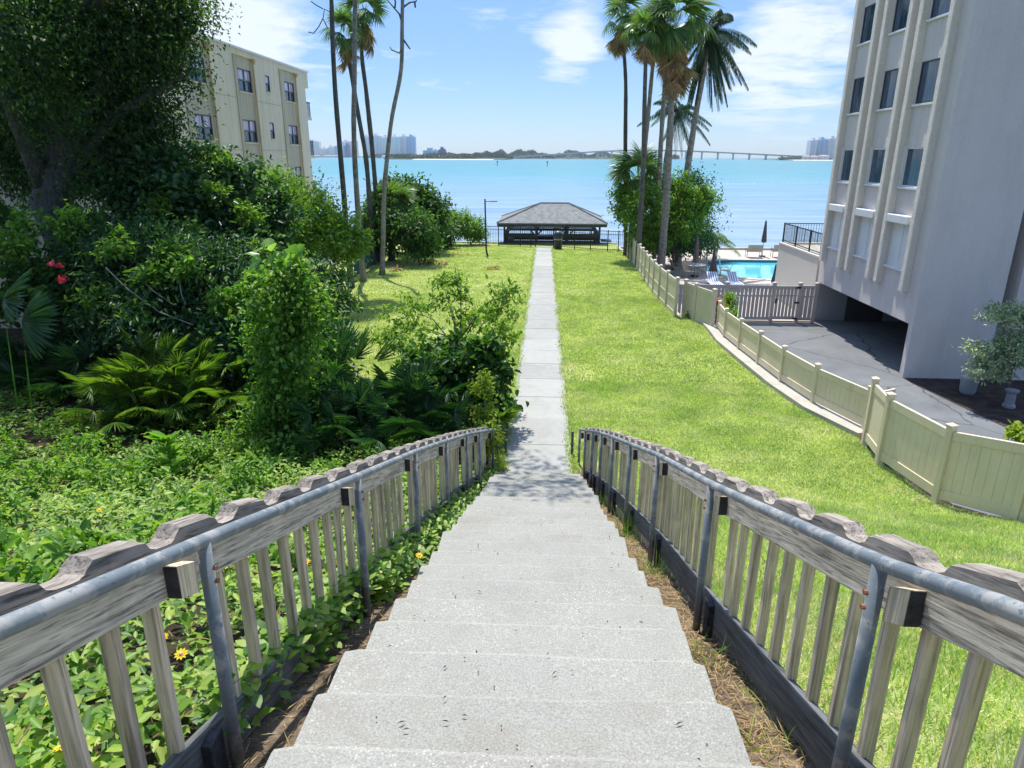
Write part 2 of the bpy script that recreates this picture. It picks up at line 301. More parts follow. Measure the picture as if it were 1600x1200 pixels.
MT['lf_grape'] = leafmat('round_pale_leaves', [(0.15, 0.30, 0.05), (0.22, 0.38, 0.09), (0.30, 0.45, 0.15)], 0.45, 0.35)
MT['lf_sap'] = leafmat('sapling_leaves', [(0.12, 0.28, 0.03), (0.20, 0.38, 0.045), (0.30, 0.46, 0.07)], 0.45)
MT['lf_yel'] = leafmat('yellow_green_vine', [(0.17, 0.27, 0.03), (0.27, 0.36, 0.04), (0.36, 0.38, 0.06)], 0.45)
MT['lf_grey'] = leafmat('grey_green_leaves', [(0.20, 0.27, 0.16), (0.34, 0.41, 0.27), (0.52, 0.57, 0.42)], 0.25)
MT['lf_fan'] = leafmat('palm_fans', [(0.05, 0.11, 0.035), (0.075, 0.15, 0.042), (0.11, 0.20, 0.05), (0.17, 0.25, 0.07)], 0.4, 0.38)
MT['lf_pinn'] = leafmat('feather_fronds', [(0.018, 0.048, 0.028), (0.03, 0.07, 0.035), (0.045, 0.095, 0.04)], 0.25, 0.35)
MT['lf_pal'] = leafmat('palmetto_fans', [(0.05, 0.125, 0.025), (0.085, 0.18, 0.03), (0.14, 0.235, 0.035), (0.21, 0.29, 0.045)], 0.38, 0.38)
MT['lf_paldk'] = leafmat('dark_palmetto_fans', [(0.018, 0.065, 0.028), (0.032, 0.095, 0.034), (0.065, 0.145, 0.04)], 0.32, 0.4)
MT['lf_dead'] = leafmat('dead_fronds', [(0.17, 0.115, 0.075), (0.27, 0.18, 0.11), (0.38, 0.27, 0.17), (0.44, 0.33, 0.22)], 0.25, 0.8, 0.2)
MT['lf_areca'] = leafmat('areca_fronds', [(0.06, 0.13, 0.025), (0.12, 0.20, 0.03), (0.22, 0.27, 0.05)], 0.4)
def grassmat():
    m = leafmat('grass_blades', [(0.19, 0.32, 0.09), (0.33, 0.46, 0.15), (0.46, 0.56, 0.23), (0.58, 0.61, 0.33), (0.72, 0.66, 0.48)], 0.4, 0.6, 0.15)
    t = m.node_tree; p = t.nodes['Principled BSDF']; src = p.inputs['Base Color'].links[0].from_socket
    v = coords(t); a = noise(t, v, 0.75, 6, 0.65, 0.8); f = ramp(t, a, [(0.47, (0, 0, 0)), (0.62, (.85, .85, .85))]); b = noise(t, v, 0.9, 4, 0.6); f2 = ramp(t, b, [(0.40, (1, 1, 1)), (0.52, (0, 0, 0))])
    c = mixc(t, f, src, (0.68, 0.62, 0.42)); c = mixc(t, mth(t, 'MULTIPLY', f2, 0.55), c, (0.27, 0.44, 0.09)); t.links.new(c, p.inputs['Base Color']); return m
MT['grass'] = grassmat()
MT['flower'] = leafmat('yellow_petals', [(0.75, 0.50, 0.02), (0.85, 0.6, 0.03)], 0.3, 0.6)
MT['red'] = leafmat('red_bracts', [(0.55, 0.02, 0.05), (0.7, 0.06, 0.10), (0.45, 0.02, 0.08)], 0.3, 0.5)
MT['foam'] = plain('white_foam', (0.75, 0.82, 0.85), 0.6)

# ------------------------------------------------------------------ mesh helpers
ORIG = {}
class MB:
    def __init__(s): s.v = []; s.f = []
    def add(s, vs, fs):
        b = len(s.v); s.v.extend([tuple(map(float, q)) for q in vs]); s.f.extend([tuple(b+i for i in f) for f in fs]); return s
    def box(s, x0, x1, y0, y1, z0, z1):
        return s.add([(x0,y0,z0),(x1,y0,z0),(x1,y1,z0),(x0,y1,z0),(x0,y0,z1),(x1,y0,z1),(x1,y1,z1),(x0,y1,z1)],
                     [(0,3,2,1),(4,5,6,7),(0,1,5,4),(1,2,6,5),(2,3,7,6),(3,0,4,7)])
    def seg(s, p, q, t, zl0, zh0, zl1, zh1, off=0.0):
        """upright board between two plan points, its own bottom and top height at each end"""
        d = np.array([q[0]-p[0], q[1]-p[1]]); d = d/np.linalg.norm(d); n = np.array([-d[1], d[0]])
        a = np.array(p[:2])+n*(off-t/2); b = np.array(p[:2])+n*(off+t/2); c = np.array(q[:2])+n*(off+t/2); e = np.array(q[:2])+n*(off-t/2)
        return s.add([(*a,zl0),(*e,zl1),(*c,zl1),(*b,zl0),(*a,zh0),(*e,zh1),(*c,zh1),(*b,zh0)],
                     [(0,3,2,1),(4,5,6,7),(0,1,5,4),(1,2,6,5),(2,3,7,6),(3,0,4,7)])
    def tube(s, pts, rad, n=10, cap=True):
        pts = [np.array(p, float) for p in pts]; k = len(pts)
        if not hasattr(rad, '__len__'): rad = [rad]*k
        up = np.array([0.13, 0.21, 0.97]); vs = []; fs = []
        for i, p in enumerate(pts):
            t = pts[min(i+1, k-1)]-pts[max(i-1, 0)]; t = t/(np.linalg.norm(t)+1e-9)
            a = np.cross(t, up if abs(t @ up) < 0.95 else np.array([1., 0, 0])); a /= np.linalg.norm(a); b = np.cross(t, a)
            for j in range(n): th = 2*pi*j/n; vs.append(p+rad[i]*(cos(th)*a+sin(th)*b))
        for i in range(k-1):
            for j in range(n): fs.append((i*n+j, i*n+(j+1) % n, (i+1)*n+(j+1) % n, (i+1)*n+j))
        if cap: fs.append(tuple(range(n))[::-1]); fs.append(tuple((k-1)*n+j for j in range(n)))
        return s.add(vs, fs)
    def lathe(s, c, prof, n=14):
        vs = []; fs = []; k = len(prof)
        for r, z in prof:
            for j in range(n): th = 2*pi*j/n; vs.append((c[0]+r*cos(th), c[1]+r*sin(th), c[2]+z))
        for i in range(k-1):
            for j in range(n): fs.append((i*n+j, i*n+(j+1) % n, (i+1)*n+(j+1) % n, (i+1)*n+j))
        fs.append(tuple(range(n))[::-1]); fs.append(tuple((k-1)*n+j for j in range(n))); return s.add(vs, fs)
    def post(s, x, y, w, z0, z1, cap=True, ang=0.0):
        h = w/2; c, q = cos(ang), sin(ang)
        def R(a, b, z): return (x+a*c-b*q, y+a*q+b*c, z)
        s.add([R(-h,-h,z0),R(h,-h,z0),R(h,h,z0),R(-h,h,z0),R(-h,-h,z1),R(h,-h,z1),R(h,h,z1),R(-h,h,z1)],
              [(0,3,2,1),(4,5,6,7),(0,1,5,4),(1,2,6,5),(2,3,7,6),(3,0,4,7)])
        if cap:
            g = h*1.25
            s.add([R(-g,-g,z1+.001),R(g,-g,z1+.001),R(g,g,z1+.001),R(-g,g,z1+.001),R(-g,-g,z1+w*.28),R(g,-g,z1+w*.28),R(g,g,z1+w*.28),R(-g,g,z1+w*.28),R(0,0,z1+w*.6)],
                  [(0,3,2,1),(0,1,5,4),(1,2,6,5),(2,3,7,6),(3,0,4,7),(4,5,8),(5,6,8),(6,7,8),(7,4,8)])
        return s
    def obj(s, name, mat, parent=None, smooth=False, bevel=0.0):
        me = bpy.data.meshes.new(name); o0 = ORIG.get(parent.name, (0,0,0)) if parent else (0,0,0)
        me.from_pydata([(a-o0[0], b-o0[1], c-o0[2]) for a, b, c in s.v], [], s.f); me.update()
        return link(name, me, mat, parent, smooth, bevel)
def link(name, me, mat, parent=None, smooth=False, bevel=0.0):
    o = bpy.data.objects.new(name, me); COL.objects.link(o)
    me.materials.append(MT[mat] if isinstance(mat, str) else mat)
    if smooth: me.polygons.foreach_set('use_smooth', [True]*len(me.polygons))
    if bevel:
        b = o.modifiers.new('bevel', 'BEVEL'); b.width = bevel; b.segments = 2; b.limit_method = 'ANGLE'
    if parent: o.parent = parent; ORIG[o.name] = ORIG.get(parent.name, (0,0,0))
    return o
def tag(o, label=None, cat=None, group=None, kind=None):
    if label: o['label'] = label
    if cat: o['category'] = cat
    if group: o['group'] = group
    if kind: o['kind'] = kind
    return o
def thing(name, label, cat, loc=(0,0,0), group=None, kind=None):
    o = bpy.data.objects.new(name, None); COL.objects.link(o); o.location = tuple(map(float, loc)); o.empty_display_size = 0.2
    ORIG[o.name] = tuple(map(float, loc)); return tag(o, label, cat, group, kind)
def struct(o): o['kind'] = 'structure'; return o
def copy_tree(o, loc, label=None):
    c = o.copy(); COL.objects.link(c); c.location = loc
    if label: c['label'] = label
    for ch in list(o.children):
        d = ch.copy(); COL.objects.link(d); d.parent = c
        for g in list(ch.children): e = g.copy(); COL.objects.link(e); e.parent = d
    return c

# leaves: vectorised
def nrm(a): return a/(np.linalg.norm(a, axis=-1, keepdims=True)+1e-9)
class Leaves:
    def __init__(s): s.V = []; s.Q = []; s.n = 0
    def add(s, pos, d, up, L, Wd, fold=0.25, curl=0.15, six=True):
        pos = np.atleast_2d(pos); k = len(pos); d = nrm(np.broadcast_to(d, pos.shape).astype(float)); up = np.broadcast_to(up, pos.shape).astype(float)
        sd_ = np.cross(d, up); bad = np.linalg.norm(sd_, axis=1) < 1e-3; sd_[bad] = (1, 0, 0); sd_ = nrm(sd_); n = np.cross(sd_, d)
        L = np.broadcast_to(L, (k,)).reshape(k, 1); Wd = np.broadcast_to(Wd, (k,)).reshape(k, 1)
        b = pos; t = pos+d*L-n*curl*L
        if six and curl > .23:
            rows = [(0.0, .12), (.36, .5), (.70, .40), (1.0, .03)]; pts_ = []
            for q, hw in rows:
                c_ = pos+d*L*(q-.10*curl*q*q)-n*curl*L*q*q
                pts_ += [c_-sd_*Wd*hw, c_+sd_*Wd*hw]
            V = np.stack(pts_, 1).reshape(-1, 3); i = s.n+np.arange(k)[:, None]*8
            Q = np.concatenate([i+np.array([[0, 1, 3, 2]]), i+np.array([[2, 3, 5, 4]]), i+np.array([[4, 5, 7, 6]])], 0); s.n += 8*k
        elif six:
            l1 = pos+d*L*.30-sd_*Wd*.46+n*fold*Wd; r1 = pos+d*L*.30+sd_*Wd*.46+n*fold*Wd
            l2 = pos+d*L*.68-sd_*Wd*.40+n*(fold*Wd-curl*L*.45); r2 = pos+d*L*.68+sd_*Wd*.40+n*(fold*Wd-curl*L*.45)
            V = np.stack([b, l1, l2, t, r2, r1], 1).reshape(-1, 3); i = s.n+np.arange(k)[:, None]*6
            Q = np.concatenate([i+np.array([[0, 3, 2, 1]]), i+np.array([[0, 5, 4, 3]])], 0)
            s.n += 6*k
        else:
            l = pos+d*L*.45-sd_*Wd*.5+n*fold*Wd; r = pos+d*L*.45+sd_*Wd*.5+n*fold*Wd
            V = np.stack([b, r, t, l], 1).reshape(-1, 3); i = s.n+np.arange(k)[:, None]*4; Q = i+np.array([[0, 1, 2, 3]]); s.n += 4*k
        s.V.append(V); s.Q.append(Q)
    def obj(s, name, mat, parent=None):
        V = np.concatenate(s.V); Q = np.concatenate(s.Q)
        if parent: V = V-np.array(ORIG.get(parent.name, (0,0,0)))
        me = bpy.data.meshes.new(name); me.vertices.add(len(V)); me.vertices.foreach_set('co', V.astype(np.float32).ravel())
        me.loops.add(Q.size); me.loops.foreach_set('vertex_index', Q.astype(np.int32).ravel())
        me.polygons.add(len(Q)); me.polygons.foreach_set('loop_start', (np.arange(len(Q))*4).astype(np.int32))
        try: me.polygons.foreach_set('loop_total', np.full(len(Q), 4, np.int32))
        except Exception: pass
        me.update(calc_edges=True); me.validate()
        return link(name, me, mat, parent)

def blob(px, py, Y, rx, ry=None, rd=None):
    c = at(px, py, Y); s = scale_at(c); rx_ = rx*s; rz = (ry or rx)*s; return (c, np.array([rx_, rd if rd else 0.8*max(rx_, 0.3), rz]))
def sample_blobs(blobs, n, rng, shell=0.45):
    w = np.array([b[1].prod()**0.75 for b in blobs]); w = w/w.sum(); idx = rng.choice(len(blobs), n, p=w)
    C = np.array([b[0] for b in blobs])[idx]; R = np.array([b[1] for b in blobs])[idx]
    u = nrm(rng.normal(size=(n, 3))); r = shell+(1-shell)*rng.random(n)**0.6
    r *= 1+0.16*rng.normal(size=n)
    return C+u*R*r[:, None], u
def foliage(blobs, nclump, per, L, Wd, seed, sig=0.22, droop=0.25, shell=0.45, six=False, out_=0.6, floor_=None, acc=None, fold=.25):
    rng = np.random.default_rng(seed); acc = acc or Leaves()
    c, u = sample_blobs(blobs, nclump, rng, shell)
    c = np.repeat(c, per, 0); u = np.repeat(u, per, 0); k = len(c)
    sg = sig*(0.5+np.repeat(rng.random(nclump), per))
    p = c+rng.normal(size=(k, 3))*sg[:, None]*np.array([1, 1, .75])
    d = u*out_+rng.normal(size=(k, 3))*0.7+np.array([0, 0, -droop])
    up = np.array([0, 0, 1.0])+rng.normal(size=(k, 3))*0.45+u*0.25
    l = L*(0.65+0.7*rng.random(k)); 
    if floor_ is not None: p[:, 2] = np.maximum(p[:, 2], floor_+0.02+0.1*rng.random(k))
    acc.add(p, d, up, l, l*Wd, fold, 0.18, six); return acc
def limbs(base, top, blobs, r0, rng, seg=4):
    mb = MB(); base = np.array(base, float); top = np.array(top, float)
    n = 7; pts = [base+(top-base)*i/(n-1)+rng.normal(size=3)*np.array([.06, .06, 0])*r0*4*(0 < i < n-1) for i in range(n)]
    mb.tube(pts, [r0*(1.35 if i == 0 else 1.0)*(1-0.42*i/(n-1)) for i in range(n)], 10)
    for c, R in blobs:
        s0 = pts[rng.integers(n//2, n)]; e = c+R*np.array([0, 0, 0.2])
        mid = s0+(e-s0)*0.5+np.array([0, 0, 0.12*np.linalg.norm(e-s0)])+rng.normal(size=3)*0.1*r0*4
        mb.tube([s0, s0+(mid-s0)*.5, mid, mid+(e-mid)*.5, e], [r0*.42, r0*.34, r0*.26, r0*.18, r0*.07], 6)
    return mb
def plant(name, label, cat, base, blobs, nclump, per, L, Wd, mat, seed, trunk_r=0.05, bark='bark', group=None, top=None, part='crown', stem='trunk', fill=0.0, **kw):
    t = thing(name, label, cat, base, group); rng = np.random.default_rng(seed+1)
    acc = foliage(blobs, nclump, per, L, Wd, seed, **kw)
    acc.obj(part, mat, t)
    if trunk_r:
        cen = np.mean([b[0] for b in blobs], 0); tp = top if top is not None else np.array([*(np.array(base[:2])*.55+cen[:2]*.45), base[2]+(cen[2]-base[2])*.7])
        limbs(base, tp, blobs, trunk_r, rng).obj(stem, bark, t, True)
    return t
def fan(acc, rng, hub, d, size, nb=22, spread=2.3, droop=0.25, wid=0.075, up=(0, 0, 1)):
    d = np.array(d, float); d /= np.linalg.norm(d); u = np.array(up, float)+rng.normal(size=3)*0.2
    s = np.cross(d, u); s /= np.linalg.norm(s)+1e-9; n = np.cross(s, d)
    th = np.linspace(-spread, spread, nb)+rng.normal(size=nb)*0.03
    dd = np.outer(np.cos(th), d)+np.outer(np.sin(th), s)-n*0.12+np.outer(-np.abs(th)/spread*0.18, n)
    L = size*(0.72+0.28*np.cos(th*0.6))*(0.9+0.2*rng.random(nb))
    acc.add(np.repeat(hub[None], nb, 0), dd, n, L, size*wid*(1+.2*rng.random(nb)), 0.3, droop, True)
def feather(acc, rng, p0, d, length, droop=0.5, nl=26, ll=0.32, hang=0.5):
    d = np.array(d, float); d /= np.linalg.norm(d); tt = np.linspace(0, 1, nl)
    P = p0+np.outer(tt*length, d)+np.outer(-(tt**2)*droop*length, (0, 0, 1)); T = nrm(np.gradient(P, axis=0))
    s = np.cross(T, (0, 0, 1.0)); s = nrm(s); prof = ll*length*(0.35+0.65*np.sin(pi*np.clip(tt*.9+.08, 0, 1)))
    for sg in (-1, 1):
        dd = T*0.55+sg*s*0.9+np.array([0, 0, -hang])+rng.normal(size=P.shape)*0.08
        acc.add(P[2:], dd[2:], (0, 0, 1), prof[2:], 0.016*length, 0.2, 0.3, True)
    for i in range(nl-1):
        acc.add(P[i:i+1], P[i+1]-P[i], (0, 0, 1), np.linalg.norm(P[i+1]-P[i])*1.3, 0.012*length, 0, 0, False)
def fan_crown(acc, dead, rng, c, R, nlive=26, ndead=12, lo=-0.6, pet=0.5, skirt=.25):
    for i in range(nlive):
        az = rng.random()*2*pi; el = lo+(1.45-lo)*((i+.5)/nlive)**0.9
        d = np.array([cos(az)*cos(el), sin(az)*cos(el), sin(el)]); pl = R*pet*(0.8+.4*rng.random()); hub = c+d*pl
        acc.add(c[None], d, (0, 0, 1), pl*1.02, 0.03*R, 0, 0, False)
        fan(acc, rng, hub, d+np.array([0, 0, -0.18-0.25*(el < .3)]), R*0.66, 20, 1.75, 0.42, 0.062)
    for i in range(ndead):
        az = rng.random()*2*pi; el = -0.75-0.7*rng.random(); d = np.array([cos(az)*cos(el), sin(az)*cos(el), sin(el)])
        hub = c+d*R*0.35*(0.6+rng.random()*.8)-np.array([0, 0, skirt*R*rng.random()])
        fan(dead, rng, hub, d+np.array([0, 0, -0.5*(1+rng.random())]), R*0.55, 15, 0.8, 0.3, 0.06)
def trunk_tube(pts, r0, r1, seed, n=10, dense=28):
    pts = np.array(pts, float); s = np.r_[0, np.cumsum(np.linalg.norm(np.diff(pts, axis=0), axis=1))]; ss = np.linspace(0, s[-1], dense)
    P = np.stack([np.interp(ss, s, pts[:, i]) for i in range(3)], 1)
    for _ in range(2): P[1:-1] = (P[:-2]+2*P[1:-1]+P[2:])/4
    rng = np.random.default_rng(seed); k = ss/s[-1]
    R = (r0+(r1-r0)*k)*(1+0.05*rng.normal(size=dense)); R[0] *= 1.45; R[1] *= 1.15
    return MB().tube(P, list(R), n)

# ================================================================== SETTING
# terrain: one sheet from the far left to the fence line, falling from the hill to the sea wall
ys = list(np.arange(-8, 14, 0.35))+list(np.arange(14, 54.01, 1.0))
us = np.r_[-70, -50, -35, -25, -18, -14, np.arange(-11, -1.2, 0.6), np.arange(-1.2, 1.21, 0.3)]
V = []; nC = len(us)+16
for y in ys:
    F = fx(y)
    xs = list(us)+list(np.linspace(1.5, F, 16))
    for x in xs: V.append((x, y, gz(x, y)))
fs = [(r*nC+c, r*nC+c+1, (r+1)*nC+c+1, (r+1)*nC+c) for r in range(len(ys)-1) for c in range(nC-1)]
o = struct(MB().add(V, fs).obj('lawn_ground', 'lawn', None, True))
# leaf litter of the planted slope (left of the steps), dry soil beside the steps
def sheet(name, mat, rows, lift=0.02, n=14):
    mb = MB(); vs = []
    for y, xa, xb in rows:
        for i in range(n): x = xa+(xb-xa)*i/(n-1); vs.append((x, y, gz(x, y)+lift))
    fs = [(r*n+c, r*n+c+1, (r+1)*n+c+1, (r+1)*n+c) for r in range(len(rows)-1) for c in range(n-1)]
    return struct(mb.add(vs, fs).obj(name, mat, None, True))
BED = [(-9, -1.15), (12.6, -1.15), (13.6, -2.4), (15.5, -4.6), (18, -5.9), (24, -7.6), (34, -10.2), (60, -10.2)]
bedx = lambda y: float(np.interp(y, [b[0] for b in BED], [b[1] for b in BED]))
sheet('planting_bed', 'bed', [(y, -34, bedx(y)) for y in np.arange(-4, 34, 0.5)], 0.03, 40)
sheet('soil_strip', 'soil', [(y, 0.66, 1.22) for y in np.arange(-1, 11.6, 0.35)], 0.035, 6)
sheet('soil_strip', 'soil', [(y, -1.2, -0.66) for y in np.arange(-1, 11.6, 0.35)], 0.045, 6)
# path of cast slabs
mb = MB(); y = 10.98; rng = np.random.default_rng(3)
while y < 50.9:
    L = 1.52; L = min(L, 51.0-y); e = rng.normal(size=4)*0.006
    a, b = y+0.008, y+L-0.008; za, zb = lawn_z(a)+0.035, lawn_z(b)+0.035+rng.normal()*0.002
    mb.add([(-.62+e[0], a, za), (.64+e[1], a, za), (.64+e[2], b, zb), (-.62+e[3], b, zb), (-.62+e[0], a, za-.12), (.64+e[1], a, za-.12), (.64+e[2], b, zb-.12), (-.62+e[3], b, zb-.12)],
           [(0,1,2,3),(0,4,5,1),(1,5,6,2),(2,6,7,3),(3,7,4,0)]); y += L
struct(mb.obj('path', 'path'))
# water, far land
struct(MB().add([(-6000, 50, -2), (6000, 50, -2), (6000, 6000, -2), (-6000, 6000, -2)], [(0,1,2,3)]).obj('bay_water', 'water'))
# lower level: driveway, pool deck
DZ = -1.4
struct(MB().add([(3.5, -10, DZ), (60, -10, DZ), (60, 29.7, DZ), (3.5, 29.7, DZ), (11.8, 29.7, DZ), (60, 29.7, DZ), (60, 30.3, DZ), (11.8, 30.3, DZ)], [(0,1,2,3),(4,5,6,7)]).obj('driveway', 'asphalt'))
# sea wall
sw = MB(); sw.box(-80, 5.6, 53.9, 54.3, -4, -0.93); sw.box(5.6, 60, 53.9, 54.3, -4, -1.2); struct(sw.obj('sea_wall', 'curb'))
struct(MB().add([(11.85, 21.3, DZ+.006), (12.6, 16.6, DZ+.006), (13.4, 12, DZ+.006), (40, 12, DZ+.006), (40, 21.8, DZ+.006), (11.85, 21.8, DZ+.006)], [(0,1,2,3,4,5)]).obj('shaded_mulch_bed', 'mulch_and_shade'))  # dark mulch sheet; its edge traces the tower's cast shadow
mb = MB(); rows = [(y, -16.0, -10.9) for y in np.arange(24, 50, 1.0)]
sheet('side_pavement', 'pavement', [(y, -15.9, -12.6) for y in np.arange(24, 50, 1.0)], 0.03, 5)

# ================================================================== STAIRCASE
st = thing('staircase', 'long straight flight of worn exposed-aggregate concrete steps leading down to the lawn path', 'staircase', (0, 11.4, 0))
rng = np.random.default_rng(11)
nose = [2.10+0.4105*k for k in range(-6, 23)]
for k, yn in enumerate(nose):
    zt = STAIR*(11.3-yn); nx = 30; hw0 = -0.775+rng.normal()*0.018; hw1 = 0.785+rng.normal()*0.018
    xs = np.linspace(hw0, hw1, nx); ph = rng.random(4)*6; yb = yn-0.47
    wob = 0.006*np.sin(xs*2.1+ph[0])+0.002*np.sin(xs*7+ph[1])+rng.normal(size=nx)*0.0022
    zw = 0.004*np.sin(xs*3+ph[2])+rng.normal(size=nx)*0.0016
    wob[0] -= .02; wob[-1] -= .02; wob[1] -= .004; wob[-2] -= .004
    prof = []
    vs = []
    for i, x in enumerate(xs):
        y = yn+wob[i]; z = zt+zw[i]; sk = (0.004*rng.normal())
        vs += [(x+sk*0, yb, z+0.012), (x, (y+yb)/2, z+0.006+rng.normal()*.0012), (x, y-0.030, z), (x, y-0.008, z-0.009), (x, y, z-0.028), (x, y-0.012, z-0.175), (x, yb, z-0.175)]
    P = 7; fs = []
    for i in range(nx-1):
        for j in range(P): a = i*P+j; b = i*P+(j+1) % P; fs.append((a, b, b+P, a+P))
    fs.append(tuple(range(P))); fs.append(tuple((nx-1)*P+j for j in range(P))[::-1])
    so_ = MB().add(vs, fs).obj('step', 'step', st, False); so_.data.materials.append(MT['step_nose'])
    for q in range(nx-1): so_.data.polygons[q*P+2].material_index = 1; so_.data.polygons[q*P+3].material_index = 1

# ================================================================== RAILINGS
RR = [(1.052, .3, 4.90), (1.052, 1.23, 4.553), (1.05, 1.77, 4.319), (1.05, 3.63, 3.634), (1.058, 5.4, 3.02), (1.036, 6.95, 2.448), (0.996, 8.3, 1.961), (0.939, 9.3, 1.599), (0.885, 10.2, 1.258), (0.823, 11.0, .939), (0.766, 11.7, .675)]
RL = [(-1.03, .2, 4.87), (-1.03, 1.1, 4.53), (-1.04, 1.9, 4.247), (-1.051, 3.69, 3.598), (-1.05, 5.45, 2.976), (-1.02, 7.1, 2.373), (-.974, 8.7, 1.785), (-.924, 10.0, 1.288), (-.80, 11.3, .804), (-.758, 11.9, .60)]
def railing(R, sgn, label, posts, seed):
    rng = np.random.default_rng(seed); R = np.array(R)
    t = thing('stair_railing', label, 'railing', (R[-1][0], R[-1][1], gz(*R[-1][:2])))
    Y = R[:, 1]; X = lambda y: float(np.interp(y, Y, R[:, 0])); Z = lambda y: float(np.interp(y, Y, R[:, 2]))
    pts = [(X(y), y, Z(y)) for y in np.arange(Y[0], Y[-1]+.01, .2)]
    MB().tube(pts, 0.0235, 14).obj('handrail_pipe', 'pipe', t, True)
    for y in posts:
        x = X(y); g = gz(x, y)-.1
        mb = MB(); mb.tube([(x, y, g), (x, y, Z(y)-.005)], 0.0235, 14)
        po = mb.obj('post', 'pipe', t, True)
        if y < 6:
            for dz in (-.10, -.15): MB().tube([(x+sgn*.02, y, Z(y)+dz), (x-sgn*.033, y, Z(y)+dz)], .009, 8).obj('bolt', 'rust', po)
        bl = MB(); y0, y1 = y-.135, y+.0; xi, xo = x+sgn*.022, x+sgn*.062; 
        z0, z1 = Z(y0)-.055, Z(y1)-.055; h = .118
        xa, xb = min(xi-sgn*.03, xo), max(xi-sgn*.03, xo)
        xa, xb = (x+sgn*.016, xo); xa, xb = min(xa, xb), max(xa, xb)
        y1b = y-.033
        bl.add([(xa,y0,z0-h),(xb,y0,z0-h),(xb,y1b,z1-h),(xa,y1b,z1-h),(xa,y0,z0),(xb,y0,z0),(xb,y1b,z1),(xa,y1b,z1)],
               [(0,3,2,1),(4,5,6,7),(0,1,5,4),(1,2,6,5),(2,3,7,6),(3,0,4,7)])
        blk = bl.obj('mounting_block', 'bal_wood', t, False, .004)
        eg = MB(); eg.box(xa+.002, xb-.002, y0-.003, y0-.0005, z0-h+.002, z0-.002); eg.obj('shaded_end_grain', 'shaded_end_wood', blk)  # weathered end grain, coloured darker still for the shade on this end
        # lower stub block behind the post
        ls = MB(); zz = gz(x, y)
        ls.box(min(x+sgn*.032, x+sgn*.075), max(x+sgn*.032, x+sgn*.075), y-.10, y-.01, zz-.1, Z(y)-.76); ls.obj('mounting_block', 'shaded_end_wood', t, False, .004)
    # boards run from post to post
    cuts = [Y[0]]+list(posts[1::1]); cuts[-1] = Y[-1]-.05
    for a, b in zip(cuts, cuts[1:]):
        def plank(name, mat, zo, h, xo0, th, wob):
            mb = MB(); n = max(2, int((b-a)/.25)+1); vs = []; fs = []
            for i in range(n):
                y = a+.006+(b-a-.012)*i/(n-1); x = X(y)+sgn*xo0; z = Z(y)+zo+wob*rng.normal()
                vs += [(x, y, z-h), (x+sgn*th, y, z-h), (x+sgn*th, y, z), (x, y, z)]
            for i in range(n-1):
                for j in range(4): q = i*4+j; r = i*4+(j+1) % 4; fs.append((q, q+4, r+4, r) if sgn > 0 else (q, r, r+4, q+4))
            fs.append((0, 1, 2, 3) if sgn > 0 else (3, 2, 1, 0)); e = (n-1)*4; fs.append((e+3, e+2, e+1, e) if sgn > 0 else (e, e+1, e+2, e+3))
            return mb.add(vs, fs).obj(name, mat, t, False, .006)
        plank('top_board', 'rail_wood', -.012, .165, .064, .042, .0012)
        plank('base_board', 'base_wood', -.765, .205, .070, .045, .002)
    # scalloped cap: humps with chamfered ends joined by rounded hollows
    pit = .412; y = Y[0]-.1+ (posts[0]-.2-Y[0]) % pit; prof = []
    while y < Y[-1]-.2:
        for dy, h in ((-.206, .012), (-.172, .014), (-.152, .022), (-.138, .036), (-.112, .064), (.078, .064), (.112, .046), (.130, .022), (.160, .013)): prof.append((y+dy, h*(1+.04*rng.normal())))
        y += pit
    prof = [q for q in prof if Y[0] <= q[0] <= Y[-1]-.05]
    vs = []; fs = []; w0, w1 = .070, .142
    for y, h in prof:
        x = X(y); z = Z(y)-.008; bv = .012 if h > .05 else 0
        vs += [(x+sgn*w0, y, z-.0), (x+sgn*w1, y, z-.0), (x+sgn*w1, y, z+h-bv), (x+sgn*(w1-.014), y, z+h), (x+sgn*(w0+.014), y, z+h), (x+sgn*w0, y, z+h-bv)]
    for i in range(len(prof)-1):
        for j in range(6): q = i*6+j; r = i*6+(j+1) % 6; fs.append((q, q+6, r+6, r) if sgn > 0 else (q, r, r+6, q+6))
    fs.append(tuple(range(6))); fs.append(tuple((len(prof)-1)*6+j for j in range(6)))
    MB().add(vs, fs).obj('scalloped_cap', 'cap_wood', t)
    # pickets
    y = Y[0]+.1
    while y < Y[-1]-.1:
        if min(abs(y-p) for p in posts) > .07:
            x = X(y)+sgn*.1085; zb = min(Z(y)-.83, gz(x, y)+.06); w = .021; e = rng.normal()*.004; le = rng.normal()*.006; h_ = MB()
            h_.add([(x-w+le,y-w,zb),(x+w+le,y-w,zb),(x+w+le,y+w,zb),(x-w+le,y+w,zb),(x-w+e,y-w,Z(y)-.03),(x+w+e,y-w,Z(y)-.03),(x+w+e,y+w,Z(y)-.03),(x-w+e,y+w,Z(y)-.03)],
                   [(0,3,2,1),(4,5,6,7),(0,1,5,4),(1,2,6,5),(2,3,7,6),(3,0,4,7)])
            h_.obj('picket', 'bal_wood', t, False, .006)
        y += .204+rng.normal()*.006
    return t
railing(RR, 1, 'weathered timber railing with peeling blue-grey pipe handrail, on the lawn side of the steps', [1.77, 3.63, 5.4, 6.95, 8.3, 9.3, 10.2, 11.0, 11.68], 21)
railing(RL, -1, 'weathered timber railing with leaves growing through it, on the shrub side of the steps', [1.9, 3.69, 5.45, 7.1, 8.7, 10.0, 11.25, 11.88], 22)
